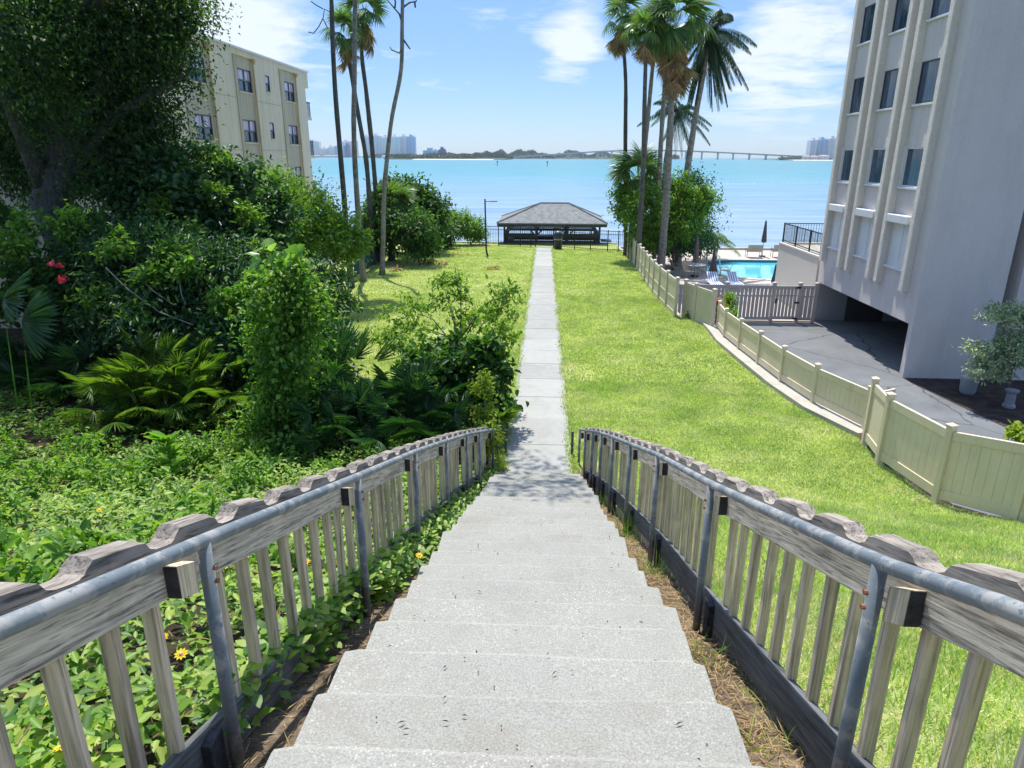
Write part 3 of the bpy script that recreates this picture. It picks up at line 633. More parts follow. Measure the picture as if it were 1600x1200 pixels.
for x, lab in ((.655, 'short thin wooden stake at the foot of the steps beside the lawn'), (-.625, 'short thin wooden stake at the foot of the steps beside the bushes')):
    s = MB(); y = 12.1; g = lawn_z(y)-.05; s.post(x, y, .05, g, g+.52, False); s.box(x-.032, x+.032, y-.028, y+.028, g+.521, g+.54)
    tag(s.obj('stake', 'base_wood', None, False, .004), lab, 'stake')

# ================================================================== VINYL FENCES
def vinyl(name, label, pts, H, mat, pw=.11, groove=.15, mid=None, gap=.06, step_down=False):
    t = thing(name, label, 'fence', pts[0])
    for i, (x, y, z) in enumerate(pts):
        p, q = pts[max(i-1, 0)], pts[min(i+1, len(pts)-1)]
        MB().post(x, y, pw, z-.25, z+H+.07, True, atan2(q[1]-p[1], q[0]-p[0])).obj('post', mat, t, False, .006)
    for p, q in zip(pts, pts[1:]):
        L = math.hypot(q[0]-p[0], q[1]-p[1]); d = ((q[0]-p[0])/L, (q[1]-p[1])/L); g = pw/2+.002
        a = (p[0]+d[0]*g, p[1]+d[1]*g); b = (q[0]-d[0]*g, q[1]-d[1]*g); za, zb = p[2], q[2]
        MB().seg(a, b, .055, za+H-.15, za+H, zb+H-.15, zb+H).obj('top_rail', mat, t, False, .005)
        MB().seg(a, b, .055, za+gap, za+gap+.17, zb+gap, zb+gap+.17).obj('bottom_rail', mat, t, False, .005)
        if mid: MB().seg(a, b, .05, za+mid, za+mid+.07, zb+mid, zb+mid+.07).obj('middle_rail', mat, t, False, .004)
        mb = MB(); n = max(1, int((L-2*g)/groove)); LL = L-2*g
        for k in range(n):
            u, v = k/n, (k+1)/n-.005/LL
            pa = (a[0]+d[0]*LL*u, a[1]+d[1]*LL*u); pb = (a[0]+d[0]*LL*v, a[1]+d[1]*LL*v)
            mb.seg(pa, pb, .022, za+(zb-za)*u+gap+.17, za+(zb-za)*u+H-.15, za+(zb-za)*v+gap+.17, za+(zb-za)*v+H-.15)
        mb.seg((a[0]+d[0]*.003, a[1]+d[1]*.003), (b[0]-d[0]*.003, b[1]-d[1]*.003), .010, za+gap+.165, za+H-.145, zb+gap+.165, zb+H-.145)
        mb.obj('panel', mat, t)
    return t
vinyl('vinyl_fence', 'tall beige vinyl fence with capped posts, nearest run at the foot of the slope',
      [(6.54, 12.95, .03), (6.36, 11.95, .06), (6.545, 10.35, .10), (7.08, 9.3, .30), (7.75, 7.9, .72), (8.7, 6.5, 1.2)], 1.24, 'vinyl')
tt = MB(); tt.seg((6.60, 13.0), (7.2, 13.45), .05, -.05, 1.05, -.1, 1.0); tag(tt.obj('fence_return', 'vinyl', None, False, .004), 'short beige end panel closing the corner between low and tall fences', 'fence')
cz = lambda y: lawn_z(y)+.05
low = [(fx(y)+q, y) for y, q in ((13.6, .33), (15.3, .36), (17.0, .36), (18.7, .36), (20.4, .36), (22.0, .34), (23.4, .36))]
vinyl('vinyl_fence', 'low beige vinyl fence standing on the pale curb between lawn and driveway', [(x, y, cz(y)+.055) for x, y in low], .84, 'vinyl', .10, .16, None, .05)
vinyl('vinyl_fence', 'two tan vinyl panels with a step down where the low driveway fence begins', [(5.42, 25.9, -.40), (5.62, 25.0, -.38), (5.98, 23.75, -.36)], 1.36, 'vinyl_green', .12, .15, None, .04)
fp = [(5.06, 25.75), (5.03, 27.6), (5.02, 29.4), (5.04, 31.2), (5.10, 33.0), (5.17, 34.8), (5.25, 36.6), (5.33, 38.4), (5.38, 40.2), (5.42, 42.0)]
vinyl('vinyl_fence', 'long tan vinyl fence with midrail running along the lawn beside the pool', [(x, y, lawn_z(y)-.03) for x, y in fp], 1.42, 'vinyl_green', .12, .16, .62, .03)
vinyl('vinyl_fence', 'two farthest tan fence panels behind the palm trunks near the water', [(5.45, 43.5, lawn_z(43.5)), (5.50, 45.4, lawn_z(45.4)), (5.52, 47.0, lawn_z(47))], 1.5, 'vinyl_green', .12, .16, None, .03)
# retaining wall / curb under the fences
def strip(name, label, pts, w0, w1, zt, zb, mat, cat):
    mb = MB(); vs = []; fs = []
    for i, (x, y) in enumerate(pts):
        p, q = np.array(pts[max(i-1, 0)]), np.array(pts[min(i+1, len(pts)-1)]); d = (q-p)/np.linalg.norm(q-p); n = np.array([-d[1], d[0]])
        a = np.array((x, y))+n*w0; b = np.array((x, y))+n*w1; z = zt(y)
        vs += [(*a, zb), (*b, zb), (*b, z), (*a, z)]
    for i in range(len(pts)-1):
        for j in range(4): q = i*4+j; r = i*4+(j+1) % 4; fs.append((q, r, r+4, q+4))
    fs.append((3, 2, 1, 0)); e = (len(pts)-1)*4; fs.append((e, e+1, e+2, e+3))
    return tag(mb.add(vs, fs).obj(name, mat, None, False, .012), label, cat)
yy = [24.4, 23, 21.6, 20.5, 19.5, 18, 16.8, 15.9, 15, 14.2, 13.35]
strip('retaining_wall', 'curved pale concrete curb wall holding the lawn above the driveway', [(fx(y)+.02, y) for y in yy], .0, .46, lambda y: cz(y)+.05, DZ-.3, 'curb', 'wall')
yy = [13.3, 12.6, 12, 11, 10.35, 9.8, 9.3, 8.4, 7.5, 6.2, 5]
strip('retaining_wall', 'wall edge coloured dark for the shade under the bottom rail of the nearest tall beige fence', [(fx(y)+.02, y) for y in yy], .0, .25, lambda y: gz(fx(y), y)-.05, DZ-.3, 'mulch_and_shade', 'wall')  # mulch tone painted on as the shade in the fence gap
yy = [53.8, 50, 45.8, 42, 38, 34, 30.7, 28, 25.7]
strip('retaining_wall', 'low concrete wall between the lawn and the pool deck under the long tan fence', [(fx(y)+.02, y) for y in yy], .0, .2, lambda y: lawn_z(y)-.05, DZ-.3, 'curb', 'wall')

# ================================================================== POOL
struct(MB().box(3.5, 9.6, 29.75, 53.9, -2.2, -1.35).box(9.6, 11.8, 29.75, 35.45, -2.2, -1.3497).box(9.6, 60, 35.4501, 40.2, -2.2, -1.3495).box(9.6, 60, 48.6, 53.9, -2.2, -1.3503).obj('pool_deck', 'deck'))
PC = []
def poolpt(off=0):
    pts = []
    for a in np.linspace(-pi/2, -3*pi/2, 17): pts.append((13.4+(3.6+off)*cos(a)*0.9, 44.4+(3.95+off)*sin(a)))
    return pts+[(26+off, 44.4+3.95+off), (26+off, 44.4-3.95-off)]
pt = thing('swimming_pool', 'turquoise swimming pool with one rounded end and a tan brick coping', 'pool', (13.4, 44.4, -1.5))
P0 = poolpt(); MB().add([(x, y, -1.50) for x, y in P0], [tuple(range(len(P0)))[::-1]]).obj('water_surface', 'pool', pt)
P1 = poolpt(.002); k = len(P0); vs = [(x, y, -1.9) for x, y in P1]+[(x, y, -1.36) for x, y in P1]
MB().add(vs, [(i, (i+1) % k, k+(i+1) % k, k+i) for i in range(k)]).obj('tile_band', 'tile', pt)
Pa, Pb = poolpt(.004), poolpt(.40); vs = [(x, y, -1.31) for x, y in Pa]+[(x, y, -1.31) for x, y in Pb]+[(x, y, -1.5) for x, y in Pa]+[(x, y, -1.5) for x, y in Pb]
fs = []
for i in range(k): j = (i+1) % k; fs += [(i, j, k+j, k+i), (k+i, k+j, 3*k+j, 3*k+i), (i, 2*k+i, 2*k+j, j)]
MB().add(vs, fs).obj('coping', 'coping', pt)
hr = MB()
for dx in (0, .5): hr.tube([(10.75+dx*.3, 46.5+dx, -1.35), (10.75+dx*.3, 46.5+dx, -.75), (11.1+dx*.3, 46.3+dx, -.6), (11.6+dx*.3, 46.0+dx, -.85), (11.7+dx*.3, 46.0+dx, -1.6)], .025, 6)
hr.obj('handrail', 'white', pt, True)
dk = MB(); Pd = poolpt(.41)
vs = [(x, y, -1.352) for x, y in Pd[:17]]+[(9.61, 48.59, -1.352), (9.61, 40.21, -1.352)]
# deck fill between the rounded end and the slab edges
fan_ = MB(); inner = [(x, y) for x, y in poolpt(.40)[:17]]
vs = []; fs = []
for i, (x, y) in enumerate(inner):
    yo = 40.2+(48.6-40.2)*i/16; vs += [(x, y, -1.351), (9.6, yo, -1.351)]
for i in range(16): fs.append((2*i, 2*i+2, 2*i+3, 2*i+1))
vs += [(13.4, 40.2, -1.351), (13.4, 48.6, -1.351)]; fs += [(0, 1, 34), (32, 35, 33)]
struct(fan_.add(vs, fs).obj('pool_deck', 'deck'))
def closed_umbrella(x, y, h, zlow, wtop, wbot, mat, label, pole=.02):
    t = thing('patio_umbrella', label, 'umbrella', (x, y, -1.35), 'closed umbrellas round the pool')
    MB().tube([(x, y, -1.35), (x, y, -1.35+h)], pole, 8).obj('pole', 'tan', t, True)
    mb = MB(); n = 20; vs = []; fs = []; prof = [(0.02, h+.05), (wtop*.5, h-.05), (wtop, h*.45+zlow*.55), (wbot, zlow+.12), (wbot*.86, zlow), (0.03, zlow+.02)]
    for r, z in prof:
        for j in range(n): th = 2*pi*j/n; rr = r*(1+.16*cos(th*5+z*2)); vs.append((x+rr*cos(th), y+rr*sin(th), -1.35+z))
    for i in range(len(prof)-1):
        for j in range(n): fs.append((i*n+j, i*n+(j+1) % n, (i+1)*n+(j+1) % n, (i+1)*n+j))
    mb.add(vs, fs).obj('canopy', mat, t, True); MB().lathe((x, y, -1.35), [(.24, 0), (.24, .06), (.05, .1)], 12).obj('base', 'black', t)
closed_umbrella(9.03, 41.2, 2.35, .85, .13, .17, 'brown_cloth', 'closed grey-brown umbrella on a thin pole by the patio table')
closed_umbrella(9.45, 38.6, 2.15, .62, .10, .24, 'taupe_cloth', 'closed dark brown umbrella flaring wide at its hem, nearest to the fence gate')
closed_umbrella(15.7, 50.3, 2.5, 1.0, .12, .17, 'taupe_cloth', 'closed dark umbrella standing alone on the far side of the pool')
closed_umbrella(12.45, 37.3, 1.3, .35, .10, .15, 'navy_cloth', 'small closed navy umbrella beside the cream terrace wall')
def patio_chair(x, y, rz, mat, label, w=.55, frame='tan'):
    t = thing('patio_chair', label, 'chair', (x, y, -1.35), 'chairs on the pool deck'); c, s = cos(rz), sin(rz)
    def R(a, b, z): return (x+a*c-b*s, y+a*s+b*c, -1.35+z)
    h = w/2
    for a in (-h, h):
        MB().tube([R(a, -.25, 0), R(a, -.25, .62), R(a, .1, .64), R(a, .27, .42), R(a, .3, 0)], .018, 6).obj('side_frame', frame, t, True)
    mb = MB(); mb.add([R(-h, -.24, .42), R(h, -.24, .42), R(h, .26, .40), R(-h, .26, .40), R(-h, -.24, .45), R(h, -.24, .45), R(h, .26, .43), R(-h, .26, .43)], [(0,3,2,1),(4,5,6,7),(0,1,5,4),(1,2,6,5),(2,3,7,6),(3,0,4,7)]); mb.obj('seat', mat, t)
    mb = MB(); mb.add([R(-h, .25, .44), R(h, .25, .44), R(h, .42, .92), R(-h, .42, .92), R(-h, .28, .44), R(h, .28, .44), R(h, .45, .92), R(-h, .45, .92)], [(0,3,2,1),(4,5,6,7),(0,1,5,4),(1,2,6,5),(2,3,7,6),(3,0,4,7)]); mb.obj('backrest', mat, t)
patio_chair(8.55, 40.5, .3, 'tan', 'tan sling patio chair just under the grey-brown umbrella')
patio_chair(8.1, 41.9, 1.7, 'tan', 'tan patio chair half hidden behind the long tan fence')
patio_chair(9.6, 42.3, 3.3, 'tan', 'tan patio chair on the pool side of the patio table')
patio_chair(10.75, 41.0, 4.4, 'tan', 'lone tan chair at the pool edge beside the dark brown umbrella')
patio_chair(14.95, 49.9, 3.1, 'tan', 'wide metal-framed bench chair across the pool near the lone umbrella', 1.0, 'black')
patio_chair(16.75, 50.1, 3.1, 'tan', 'metal-framed chair across the pool partly cut off by the terrace wall', .9, 'black')
t = thing('patio_table', 'round glass-topped patio table under the grey-brown umbrella', 'table', (9.03, 41.2, -1.35))
MB().lathe((9.03, 41.2, -1.35), [(.62, .70), (.64, .72), (.62, .735)], 22).obj('table_top', 'white', t)
for k in range(4): a = k*pi/2+.4; MB().tube([(9.03+.55*cos(a), 41.2+.55*sin(a), -1.35), (9.03+.4*cos(a), 41.2+.4*sin(a), -.65)], .018, 6).obj('leg', 'tan', t)
def lounger(x, y, label):
    t = thing('sun_lounger', label, 'lounger', (x, y, -1.35), 'striped loungers by the pool')
    f = MB(); f.box(x-.32, x-.28, y-.9, y+.9, -1.02, -.97); f.box(x+.28, x+.32, y-.9, y+.9, -1.02, -.97); f.obj('frame', 'white', t)
    for a in (-.29, .29):
        for b in (-.8, .7): MB().tube([(x+a, y+b, -1.35), (x+a, y+b, -1.0)], .02, 6).obj('leg', 'white', t)
    for mat, nm, off in (('white', 'sling', 0), ('strap', 'sling_stripe', 1)):
        s = MB()
        for k in range(9):
            if k % 2 == off:
                x0 = x-.27+.06*k
                s.box(x0, x0+.055, y-.9, y+.1, -.965, -.955); s.add([(x0, y+.1, -.96), (x0+.055, y+.1, -.96), (x0+.055, y+.75, -.55), (x0, y+.75, -.55), (x0, y+.1, -.95), (x0+.055, y+.1, -.95), (x0+.055, y+.75, -.54), (x0, y+.75, -.54)], [(0,3,2,1),(4,5,6,7),(0,1,5,4),(1,2,6,5),(2,3,7,6),(3,0,4,7)])
        s.obj(nm, mat, t)
lounger(9.25, 37.3, 'white lounger with blue stripes in front of the dark brown umbrella'); lounger(10.35, 37.4, 'white lounger with blue stripes right of the dark brown umbrella, nearer the gate')

# gate fence between driveway and pool
t = thing('picket_fence', 'taupe slatted vinyl fence closing the end of the driveway', 'fence', (8.0, 29.65, DZ))
def slats(x0, x1, y, z0, z1, parent):
    for za_, zb_ in ((z0, z0+.14), (z1-.14, z1), (z0+1.02, z0+1.10)): MB().box(x0, x1, y-.03, y+.03, za_, zb_).obj('rail', 'vinyl_grey', parent, False, .004)
    n = max(2, round((x1-x0)/.165)); s = MB(); w = (x1-x0)/n
    for k in range(n): s.box(x0+k*w+.018, x0+(k+1)*w-.018, y-.012, y+.012, z0+.1405, z1-.1405)
    s.obj('slat_panel', 'vinyl_grey', parent)
for x in (5.5, 7.95, 9.95, 11.05, 11.74): MB().post(x, 29.65, .14, DZ-.1, .30).obj('post', 'vinyl_grey', t, False, .006)
for a, b in ((5.58, 7.87), (8.03, 9.87), (11.13, 11.66)): slats(a, b, 29.65, DZ+.10, .22, t)
g = thing('gate', 'taupe slatted gate with black hinges beside the carport', 'gate', (10.5, 29.65, DZ)); slats(10.04, 10.95, 29.63, DZ+.14, .20, g)
MB().box(10.03, 10.10, 29.57, 29.60, -.55, -.35).obj('latch', 'black', g)
for z in (.10, -.55, -1.25): MB().box(10.86, 11.06, 29.555, 29.575, z, z+.08).obj('hinge', 'black', g)

# ================================================================== RIGHT-HAND TOWER
bR = thing('apartment_tower', 'tall pale apartment block with vertical rough pilasters, recessed windows and an open carport beneath', 'building', (11.85, 21.87, DZ))
BX, Y0, Y1, ZT = 11.85, 21.87, 29.95, 15.6
cols = [(22.92, 24.25), (25.38, 26.74), (27.95, 29.25)]; rowz = [(1.95, 3.37), (4.53, 5.75), (7.06, 8.30), (9.5, 10.75), (12.0, 13.25)]
def wall_x(mb, x, y0, y1, z0, z1, holes, rev):
    """wall sheet facing -X with openings and their reveals"""
    yc = sorted({y0, y1, *[h[0] for h in holes], *[h[1] for h in holes]}); zc_ = sorted({z0, z1, *[h[2] for h in holes], *[h[3] for h in holes]})
    for a, b in zip(yc, yc[1:]):
        for c, d in zip(zc_, zc_[1:]):
            if any(h[0] <= a and b <= h[1] and h[2] <= c and d <= h[3] for h in holes): continue
            mb.add([(x, a, c), (x, a, d), (x, b, d), (x, b, c)], [(0, 1, 2, 3)])
    for h in holes:
        a, b, c, d = h; X2 = x+rev
        mb.add([(x,a,c),(X2,a,c),(X2,b,c),(x,b,c),(x,a,d),(X2,a,d),(X2,b,d),(x,b,d)], [(0,1,2,3),(7,6,5,4),(0,4,5,1),(3,2,6,7)])
holes = [(a, b, c, d) for a, b in cols for c, d in rowz]
mb = MB(); sg = 1 if BX > 0 else -1
wall_x(mb, BX, Y0, Y1, .35, ZT, holes, .16)
sx0, sx1 = 14.45, 14.82
mb.add([(BX, Y0, DZ), (sx0, Y0, DZ), (sx0, Y0, ZT), (BX, Y0, ZT)], [(0, 1, 2, 3)])                       # street face
mb.add([(sx0, Y0, DZ), (sx0, Y0+.8, DZ), (sx0, Y0+.8, ZT), (sx0, Y0, ZT)], [(0,1,2,3)]); mb.add([(sx0, Y0+.8, DZ), (sx1, Y0+.8, DZ), (sx1, Y0+.8, ZT), (sx0, Y0+.8, ZT)], [(0,1,2,3)])
mb.add([(sx1, Y0+.8, DZ), (sx1, Y0-.05, DZ), (sx1, Y0-.05, ZT), (sx1, Y0+.8, ZT)], [(0,1,2,3)]); mb.add([(sx1, Y0-.05, DZ), (24, Y0-.05, DZ), (24, Y0-.05, ZT), (sx1, Y0-.05, ZT)], [(0,1,2,3)])
mb.add([(BX, Y0, DZ), (BX, Y0, .35), (BX, Y0+.25, .35), (BX, Y0+.25, DZ)], [(0,1,2,3)]); mb.add([(BX, Y0+.25, DZ), (BX, Y0+.25, .35), (BX+.3, Y0+.25, .35), (BX+.3, Y0+.25, DZ)], [(0,1,2,3)])
mb.add([(BX, Y1, .35), (BX, Y1, ZT), (24, Y1, ZT), (24, Y1, .35)], [(0,1,2,3)]); mb.add([(BX, Y0, ZT), (24, Y0, ZT), (24, Y1, ZT), (BX, Y1, ZT)], [(0,1,2,3)]); mb.add([(24, Y0-.05, DZ), (24, Y1, DZ), (24, Y1, ZT), (24, Y0-.05, ZT)], [(0,1,2,3)])
mb.obj('wall', 'bldR', bR)
# carport interior
mb = MB()
mb.add([(BX, Y0+.25, .35), (BX, Y1+.2, .35), (22, Y1+.2, .35), (22, Y0+.25, .35)], [(0,1,2,3)])          # soffit
mb.add([(22, Y0+.25, DZ), (22, Y1+.2, DZ), (22, Y1+.2, .35), (22, Y0+.25, .35)], [(0,3,2,1)])
mb.add([(BX+.3, Y0+.25, DZ), (22, Y0+.25, DZ), (22, Y0+.25, .35), (BX+.3, Y0+.25, .35)], [(0,1,2,3)])
mb.add([(BX+.02, Y1+.2, DZ), (22, Y1+.2, DZ), (22, Y1+.2, .35), (BX+.02, Y1+.2, .35)], [(0,3,2,1)])
mb.box(17.5, 17.9, 22.3, 30.1, DZ, .345)
mb.obj('carport_wall', 'carport', bR)
dmb = MB(); dmb.box(13.3, 14.9, Y1+.12, Y1+.19, DZ, .1); dmb.obj('carport_door', 'door_dk', bR)
for i, y in enumerate((22.52, 24.34, 25.02, 26.84, 27.58, 29.38)):
    w = .27
    nz_ = 60; vs = []; fs = []; rg = np.random.default_rng(100+i); dep = .21
    for k in range(nz_+1):
        z = 1.32+(ZT-1.32)*k/nz_; j = rg.normal(size=2)*.0018
        vs += [(BX+.002, y, z), (BX+.002, y+w, z), (BX-dep+j[0]+.02, y+w, z), (BX-dep+j[0], y+w-.03, z), (BX-dep+j[1], y+.03, z), (BX-dep+j[1]+.02, y, z)]
    for k in range(nz_):
        for q in range(6): a = k*6+q; b = k*6+(q+1) % 6; fs.append((a, a+6, b+6, b))
    fs.append((0,1,2,3,4,5)); MB().add(vs, fs).obj('pilaster', 'pilaster', bR)
for ci, (a, b) in enumerate(cols):
    for ri, (c, d) in enumerate(rowz):
        w = MB(); e = .045; X1, X2 = BX+.02, BX+.08
        w.box(X1, X2, a, a+e, c, d); w.box(X1, X2, b-e, b, c, d); w.box(X1, X2, a+e, b-e, c, c+e); w.box(X1, X2, a+e, b-e, d-e, d)
        if ri == 0: w.box(X1, X2, (a+b)/2-.02, (a+b)/2+.02, c+e, d-e)
        wo = w.obj('window', 'white' if ri < 2 else 'frame_dk', bR)
        MB().box(X1+.02, X1+.03, a+e, b-e, c+e, d-e).obj('shutter_slats' if ri == 0 else 'pane', 'white' if ri == 0 else 'glass', wo)
        s = MB(); s.box(BX-.075, BX+.015, a-.06, b+.06, c-.07, c-.005); s.obj('sill', 'white', wo, False, .006)
        if ri == 0: h = MB(); h.box(BX-.24, BX-.004, a-.05, b+.05, d+.02, d+.28); h.obj('shutter_box', 'white', wo, False, .02)
        if ri == 1: MB().box(BX-.05, BX+.015, a-.06, a-.002, c, d+.06).obj('shutter_track', 'white', wo); MB().box(BX-.05, BX+.015, b+.002, b+.06, c, d+.06).obj('shutter_track', 'white', wo)
# terrace podium
tw = thing('terrace_wall', 'rough cream terrace wall with a black iron balustrade beyond the tower', 'wall', (11.9, 32.6, DZ))
m2 = MB(); m2.box(BX-.004, 20, Y1+.21, 35.4, DZ, 1.32); m2.obj('podium', 'annex', tw, False, .01)
m3 = MB(); m3.box(BX-.03, BX+.35, Y1+.20, 35.43, 1.3205, 1.40); m3.box(BX+.351, 20, 35.1, 35.43, 1.3205, 1.40); m3.obj('parapet', 'annex', tw)
bal = MB(); 
for k in range(42): y = 30.1+k*.127; bal.tube([(BX+.12, y, 1.40), (BX+.12, y, 2.30)], .011, 5)
for k in range(50): x = BX+.12+k*.13; bal.tube([(x, 35.3, 1.40), (x, 35.3, 2.30)], .011, 5)
bal.obj('balusters', 'black', tw)
tr = MB(); tr.box(BX+.09, BX+.15, 30.0, 35.33, 2.30, 2.34); tr.box(BX+.151, 18.5, 35.27, 35.33, 2.30, 2.34); tr.box(BX+.1, BX+.14, 30.0, 35.3, 1.5, 1.53); tr.obj('top_rail', 'black', tw)
for y in (31.7, 33.5, 35.3): MB().post(BX+.12, y, .06, 1.40, 2.36, False).obj('post', 'black', tw)

# ================================================================== LEFT-HAND APARTMENTS
bL = thing('apartment_block', 'cream four storey apartment block with stained recessed bays and windows tinted pink for the sky reflection', 'building', (-16.2, 36, -.6))
XL = -16.2; ZL = 10.72
recs = [(26.4, 29.3), (32.5, 35.2), (38.1, 40.46), (44.55, 47.2)]
rowL = [(.9, 2.1), (3.52, 4.73), (6.12, 7.28), (8.70, 9.83)]
wins = [(27.0, 28.8, c, d, 1) for c, d in rowL]+[(33.3, 34.97, c, d, 1) for c, d in rowL]+[(38.62, 40.38, c, d, 1) for c, d in rowL]+[(45.45, 47.14, c, d, 1) for c, d in rowL]+[(42.15, 42.82, c+.25, d, 0) for c, d in rowL]
def wall_xp(mb, x, y0, y1, z0, z1, holes, rev):
    m_ = MB(); wall_x(m_, x, y0, y1, z0, z1, holes, -rev)
    mb.add(m_.v, [f[::-1] for f in m_.f])
mbw = MB(); ycuts = [22.0]+[v for r in recs for v in r]+[49.1]
for i, (a, b) in enumerate(zip(ycuts, ycuts[1:])):
    rec = i % 2 == 1; hs = [w[:4] for w in wins if a <= w[0] and w[1] <= b]
    if rec:
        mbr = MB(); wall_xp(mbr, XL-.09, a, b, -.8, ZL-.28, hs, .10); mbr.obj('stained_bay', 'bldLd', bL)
        mbw.add([(XL, a, -.8), (XL, a, ZL), (XL-.09, a, ZL), (XL-.09, a, -.8)], [(0,1,2,3)]); mbw.add([(XL, b, -.8), (XL, b, ZL), (XL-.09, b, ZL), (XL-.09, b, -.8)], [(3,2,1,0)])
        mbw.add([(XL+.001, a, ZL-.28), (XL+.001, b, ZL-.28), (XL+.001, b, ZL), (XL+.001, a, ZL), (XL-.09, a, ZL-.28), (XL-.09, b, ZL-.28)], [(0,1,2,3),(0,4,5,1)])
    else: wall_xp(mbw, XL, a, b, -.8, ZL, hs, .10)
mbw.add([(XL, 49.1, -.8), (XL-14, 49.1, -.8), (XL-14, 49.1, ZL), (XL, 49.1, ZL)], [(0,1,2,3)]); mbw.add([(XL, 22, -.8), (XL-14, 22, -.8), (XL-14, 22, ZL), (XL, 22, ZL)], [(0,3,2,1)])
mbw.obj('wall', 'bldL', bL)
r = MB(); r.box(XL-14, XL+.10, 21.9, 49.75, ZL+.002, ZL+.10); r.obj('roof_edge', 'white', bL)
r = MB(); r.box(XL-2.5, XL+.02, 49.105, 49.7, 9.75, ZL-.002); r.obj('roof_overhang', 'bldL', bL)
mm = MB()
for z in (3.0, 5.7, 8.3): mm.box(XL+.002, XL+.012, 35.35, 38.0, z, z+.03); mm.box(XL+.002, XL+.012, 40.6, 44.4, z, z+.03)
mm.obj('wall_joint', 'bldLd', bL)
for (a, b) in recs:
    for q in (a-.12, b+.02):
        MB().box(XL+.003, XL+.055, q, q+.11, -.7, ZL-.30).obj('downpipe', 'downpipe' if q > b-.5 else 'bldLd', bL)
    MB().lathe((XL+.06, b+.07, ZL-.42), [(.06, -.12), (.13, .0), (.13, .14)], 10).obj('rain_head', 'downpipe', bL)
for a, b, c, d, big in wins:
    xin = XL-(.09 if big else 0); w = MB(); e = .06; X1, X2 = xin-.09, xin-.02
    w.box(X1, X2, a, a+e, c, d); w.box(X1, X2, b-e, b, c, d); w.box(X1, X2, a+e, b-e, c, c+e); w.box(X1, X2, a+e, b-e, d-e, d); mz = (c+d)/2
    w.box(X1, X2, a+e, b-e, mz-.035, mz+.035)
    if big: w.box(X1, X2, (a+b)/2-.05, (a+b)/2+.05, c+e, mz-.036); w.box(X1, X2, (a+b)/2-.05, (a+b)/2+.05, mz+.036, d-e)
    wo = w.obj('window', 'frame_dk', bL)
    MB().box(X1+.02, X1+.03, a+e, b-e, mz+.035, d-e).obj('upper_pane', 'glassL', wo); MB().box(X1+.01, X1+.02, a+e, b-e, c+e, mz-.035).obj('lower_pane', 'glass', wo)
    MB().box(xin-.02, xin+.05, a-.05, b+.05, c-.07, c-.01).obj('sill', 'bldL', wo)
for z in (.2, 2.85, 5.5, 8.0):
    bb = MB(); bb.box(XL-3, XL-.05, 49.105, 50.1, z-.25, z-.05); bo = bb.obj('balcony', 'bldL', bL)
    rr = MB(); rr.box(XL-3, XL-.05, 50.03, 50.07, z+.85, z+.9); rr.box(XL-.1, XL-.06, 49.15, 50.03, z+.85, z+.9)
    for k in range(24): rr.box(XL-3+k*.125, XL-2.985+k*.125, 50.04, 50.06, z-.049, z+.849)
    for k in range(8): rr.box(XL-.09, XL-.07, 49.2+k*.11, 49.215+k*.11, z-.049, z+.849)
    rr.obj('balcony_rail', 'black', bo)

# ================================================================== GAZEBO AND WATERFRONT
gzb = thing('gazebo', 'dark timber waterfront pavilion with grey shingled hip roof at the end of the path', 'gazebo', (.5, 56, -1.4))
GX0, GX1, GY0, GY1, GF = -3.05, 4.25, 53.6, 58.6, -1.30
d = MB(); d.box(GX0-.2, GX1+.2, GY0-.1, GY1+.2, GF-.2, GF); d.obj('floor', 'pavil', gzb)
pl = MB()
for x in (-2.8, .6, 4.0):
    for y in (55, 58.3): pl.tube([(x, y, -4), (x, y, GF-.2)], .13, 8)
pl.obj('piling', 'pavil', gzb, True)
EZ = .62; ex0, ex1, ey0, ey1 = -3.6, 4.78, 53.0, 59.2; rx0, rx1, ry, rz = -.30, 1.92, 56.2, 1.90
rf = MB(); lo = [(ex0, ey0, EZ), (ex1, ey0, EZ), (ex1, ey1, EZ), (ex0, ey1, EZ)]
rf.add(lo+[(rx0, ry, rz), (rx1, ry, rz)]+[(a, b, c-.09) for a, b, c in lo], [(0,1,5,4),(1,2,5),(2,3,4,5),(3,0,4),(0,6,7,1),(1,7,8,2),(2,8,9,3),(3,9,6,0),(6,9,8,7)])
ro = rf.obj('roof', 'shingle', gzb)
rd = MB(); 
for a, b in ((lo[0], (rx0, ry, rz)), (lo[1], (rx1, ry, rz)), (lo[2], (rx1, ry, rz)), (lo[3], (rx0, ry, rz)), ((rx0, ry, rz), (rx1, ry, rz))): rd.tube([np.array(a)+(0, 0, .03), np.array(b)+(0, 0, .03)], .05, 5)
rd.obj('ridge_cap', 'shingle', ro)
fb = MB(); fb.box(ex0+.02, ex1-.02, ey0+.02, ey0+.07, EZ-.26, EZ-.095); fb.box(ex0+.02, ex0+.07, ey0+.071, ey1-.02, EZ-.26, EZ-.095); fb.box(ex1-.07, ex1-.02, ey0+.071, ey1-.02, EZ-.26, EZ-.095); fb.obj('fascia', 'pavil', ro)
bm_ = MB(); bm_.box(GX0-.1, GX1+.1, GY0-.08, GY0+.08, EZ-.32, EZ-.10); bm_.box(GX0-.1, GX1+.1, GY1-.08, GY1+.08, EZ-.32, EZ-.10); bm_.obj('beam', 'pavil', gzb)
for y in (GY0, GY1):
    for x in np.linspace(GX0, GX1, 4):
        MB().post(x, y, .15, GF, EZ-.32, False).obj('post', 'pavil', gzb)
        br = MB()
        for s_ in (-1, 1):
            if GX0-.1 < x+s_*.6 < GX1+.1: br.seg((x+s_*.08, y), (x+s_*.62, y), .09, EZ-1.0, EZ-.86, EZ-.46, EZ-.325)
        br.obj('knee_brace', 'pavil', gzb)
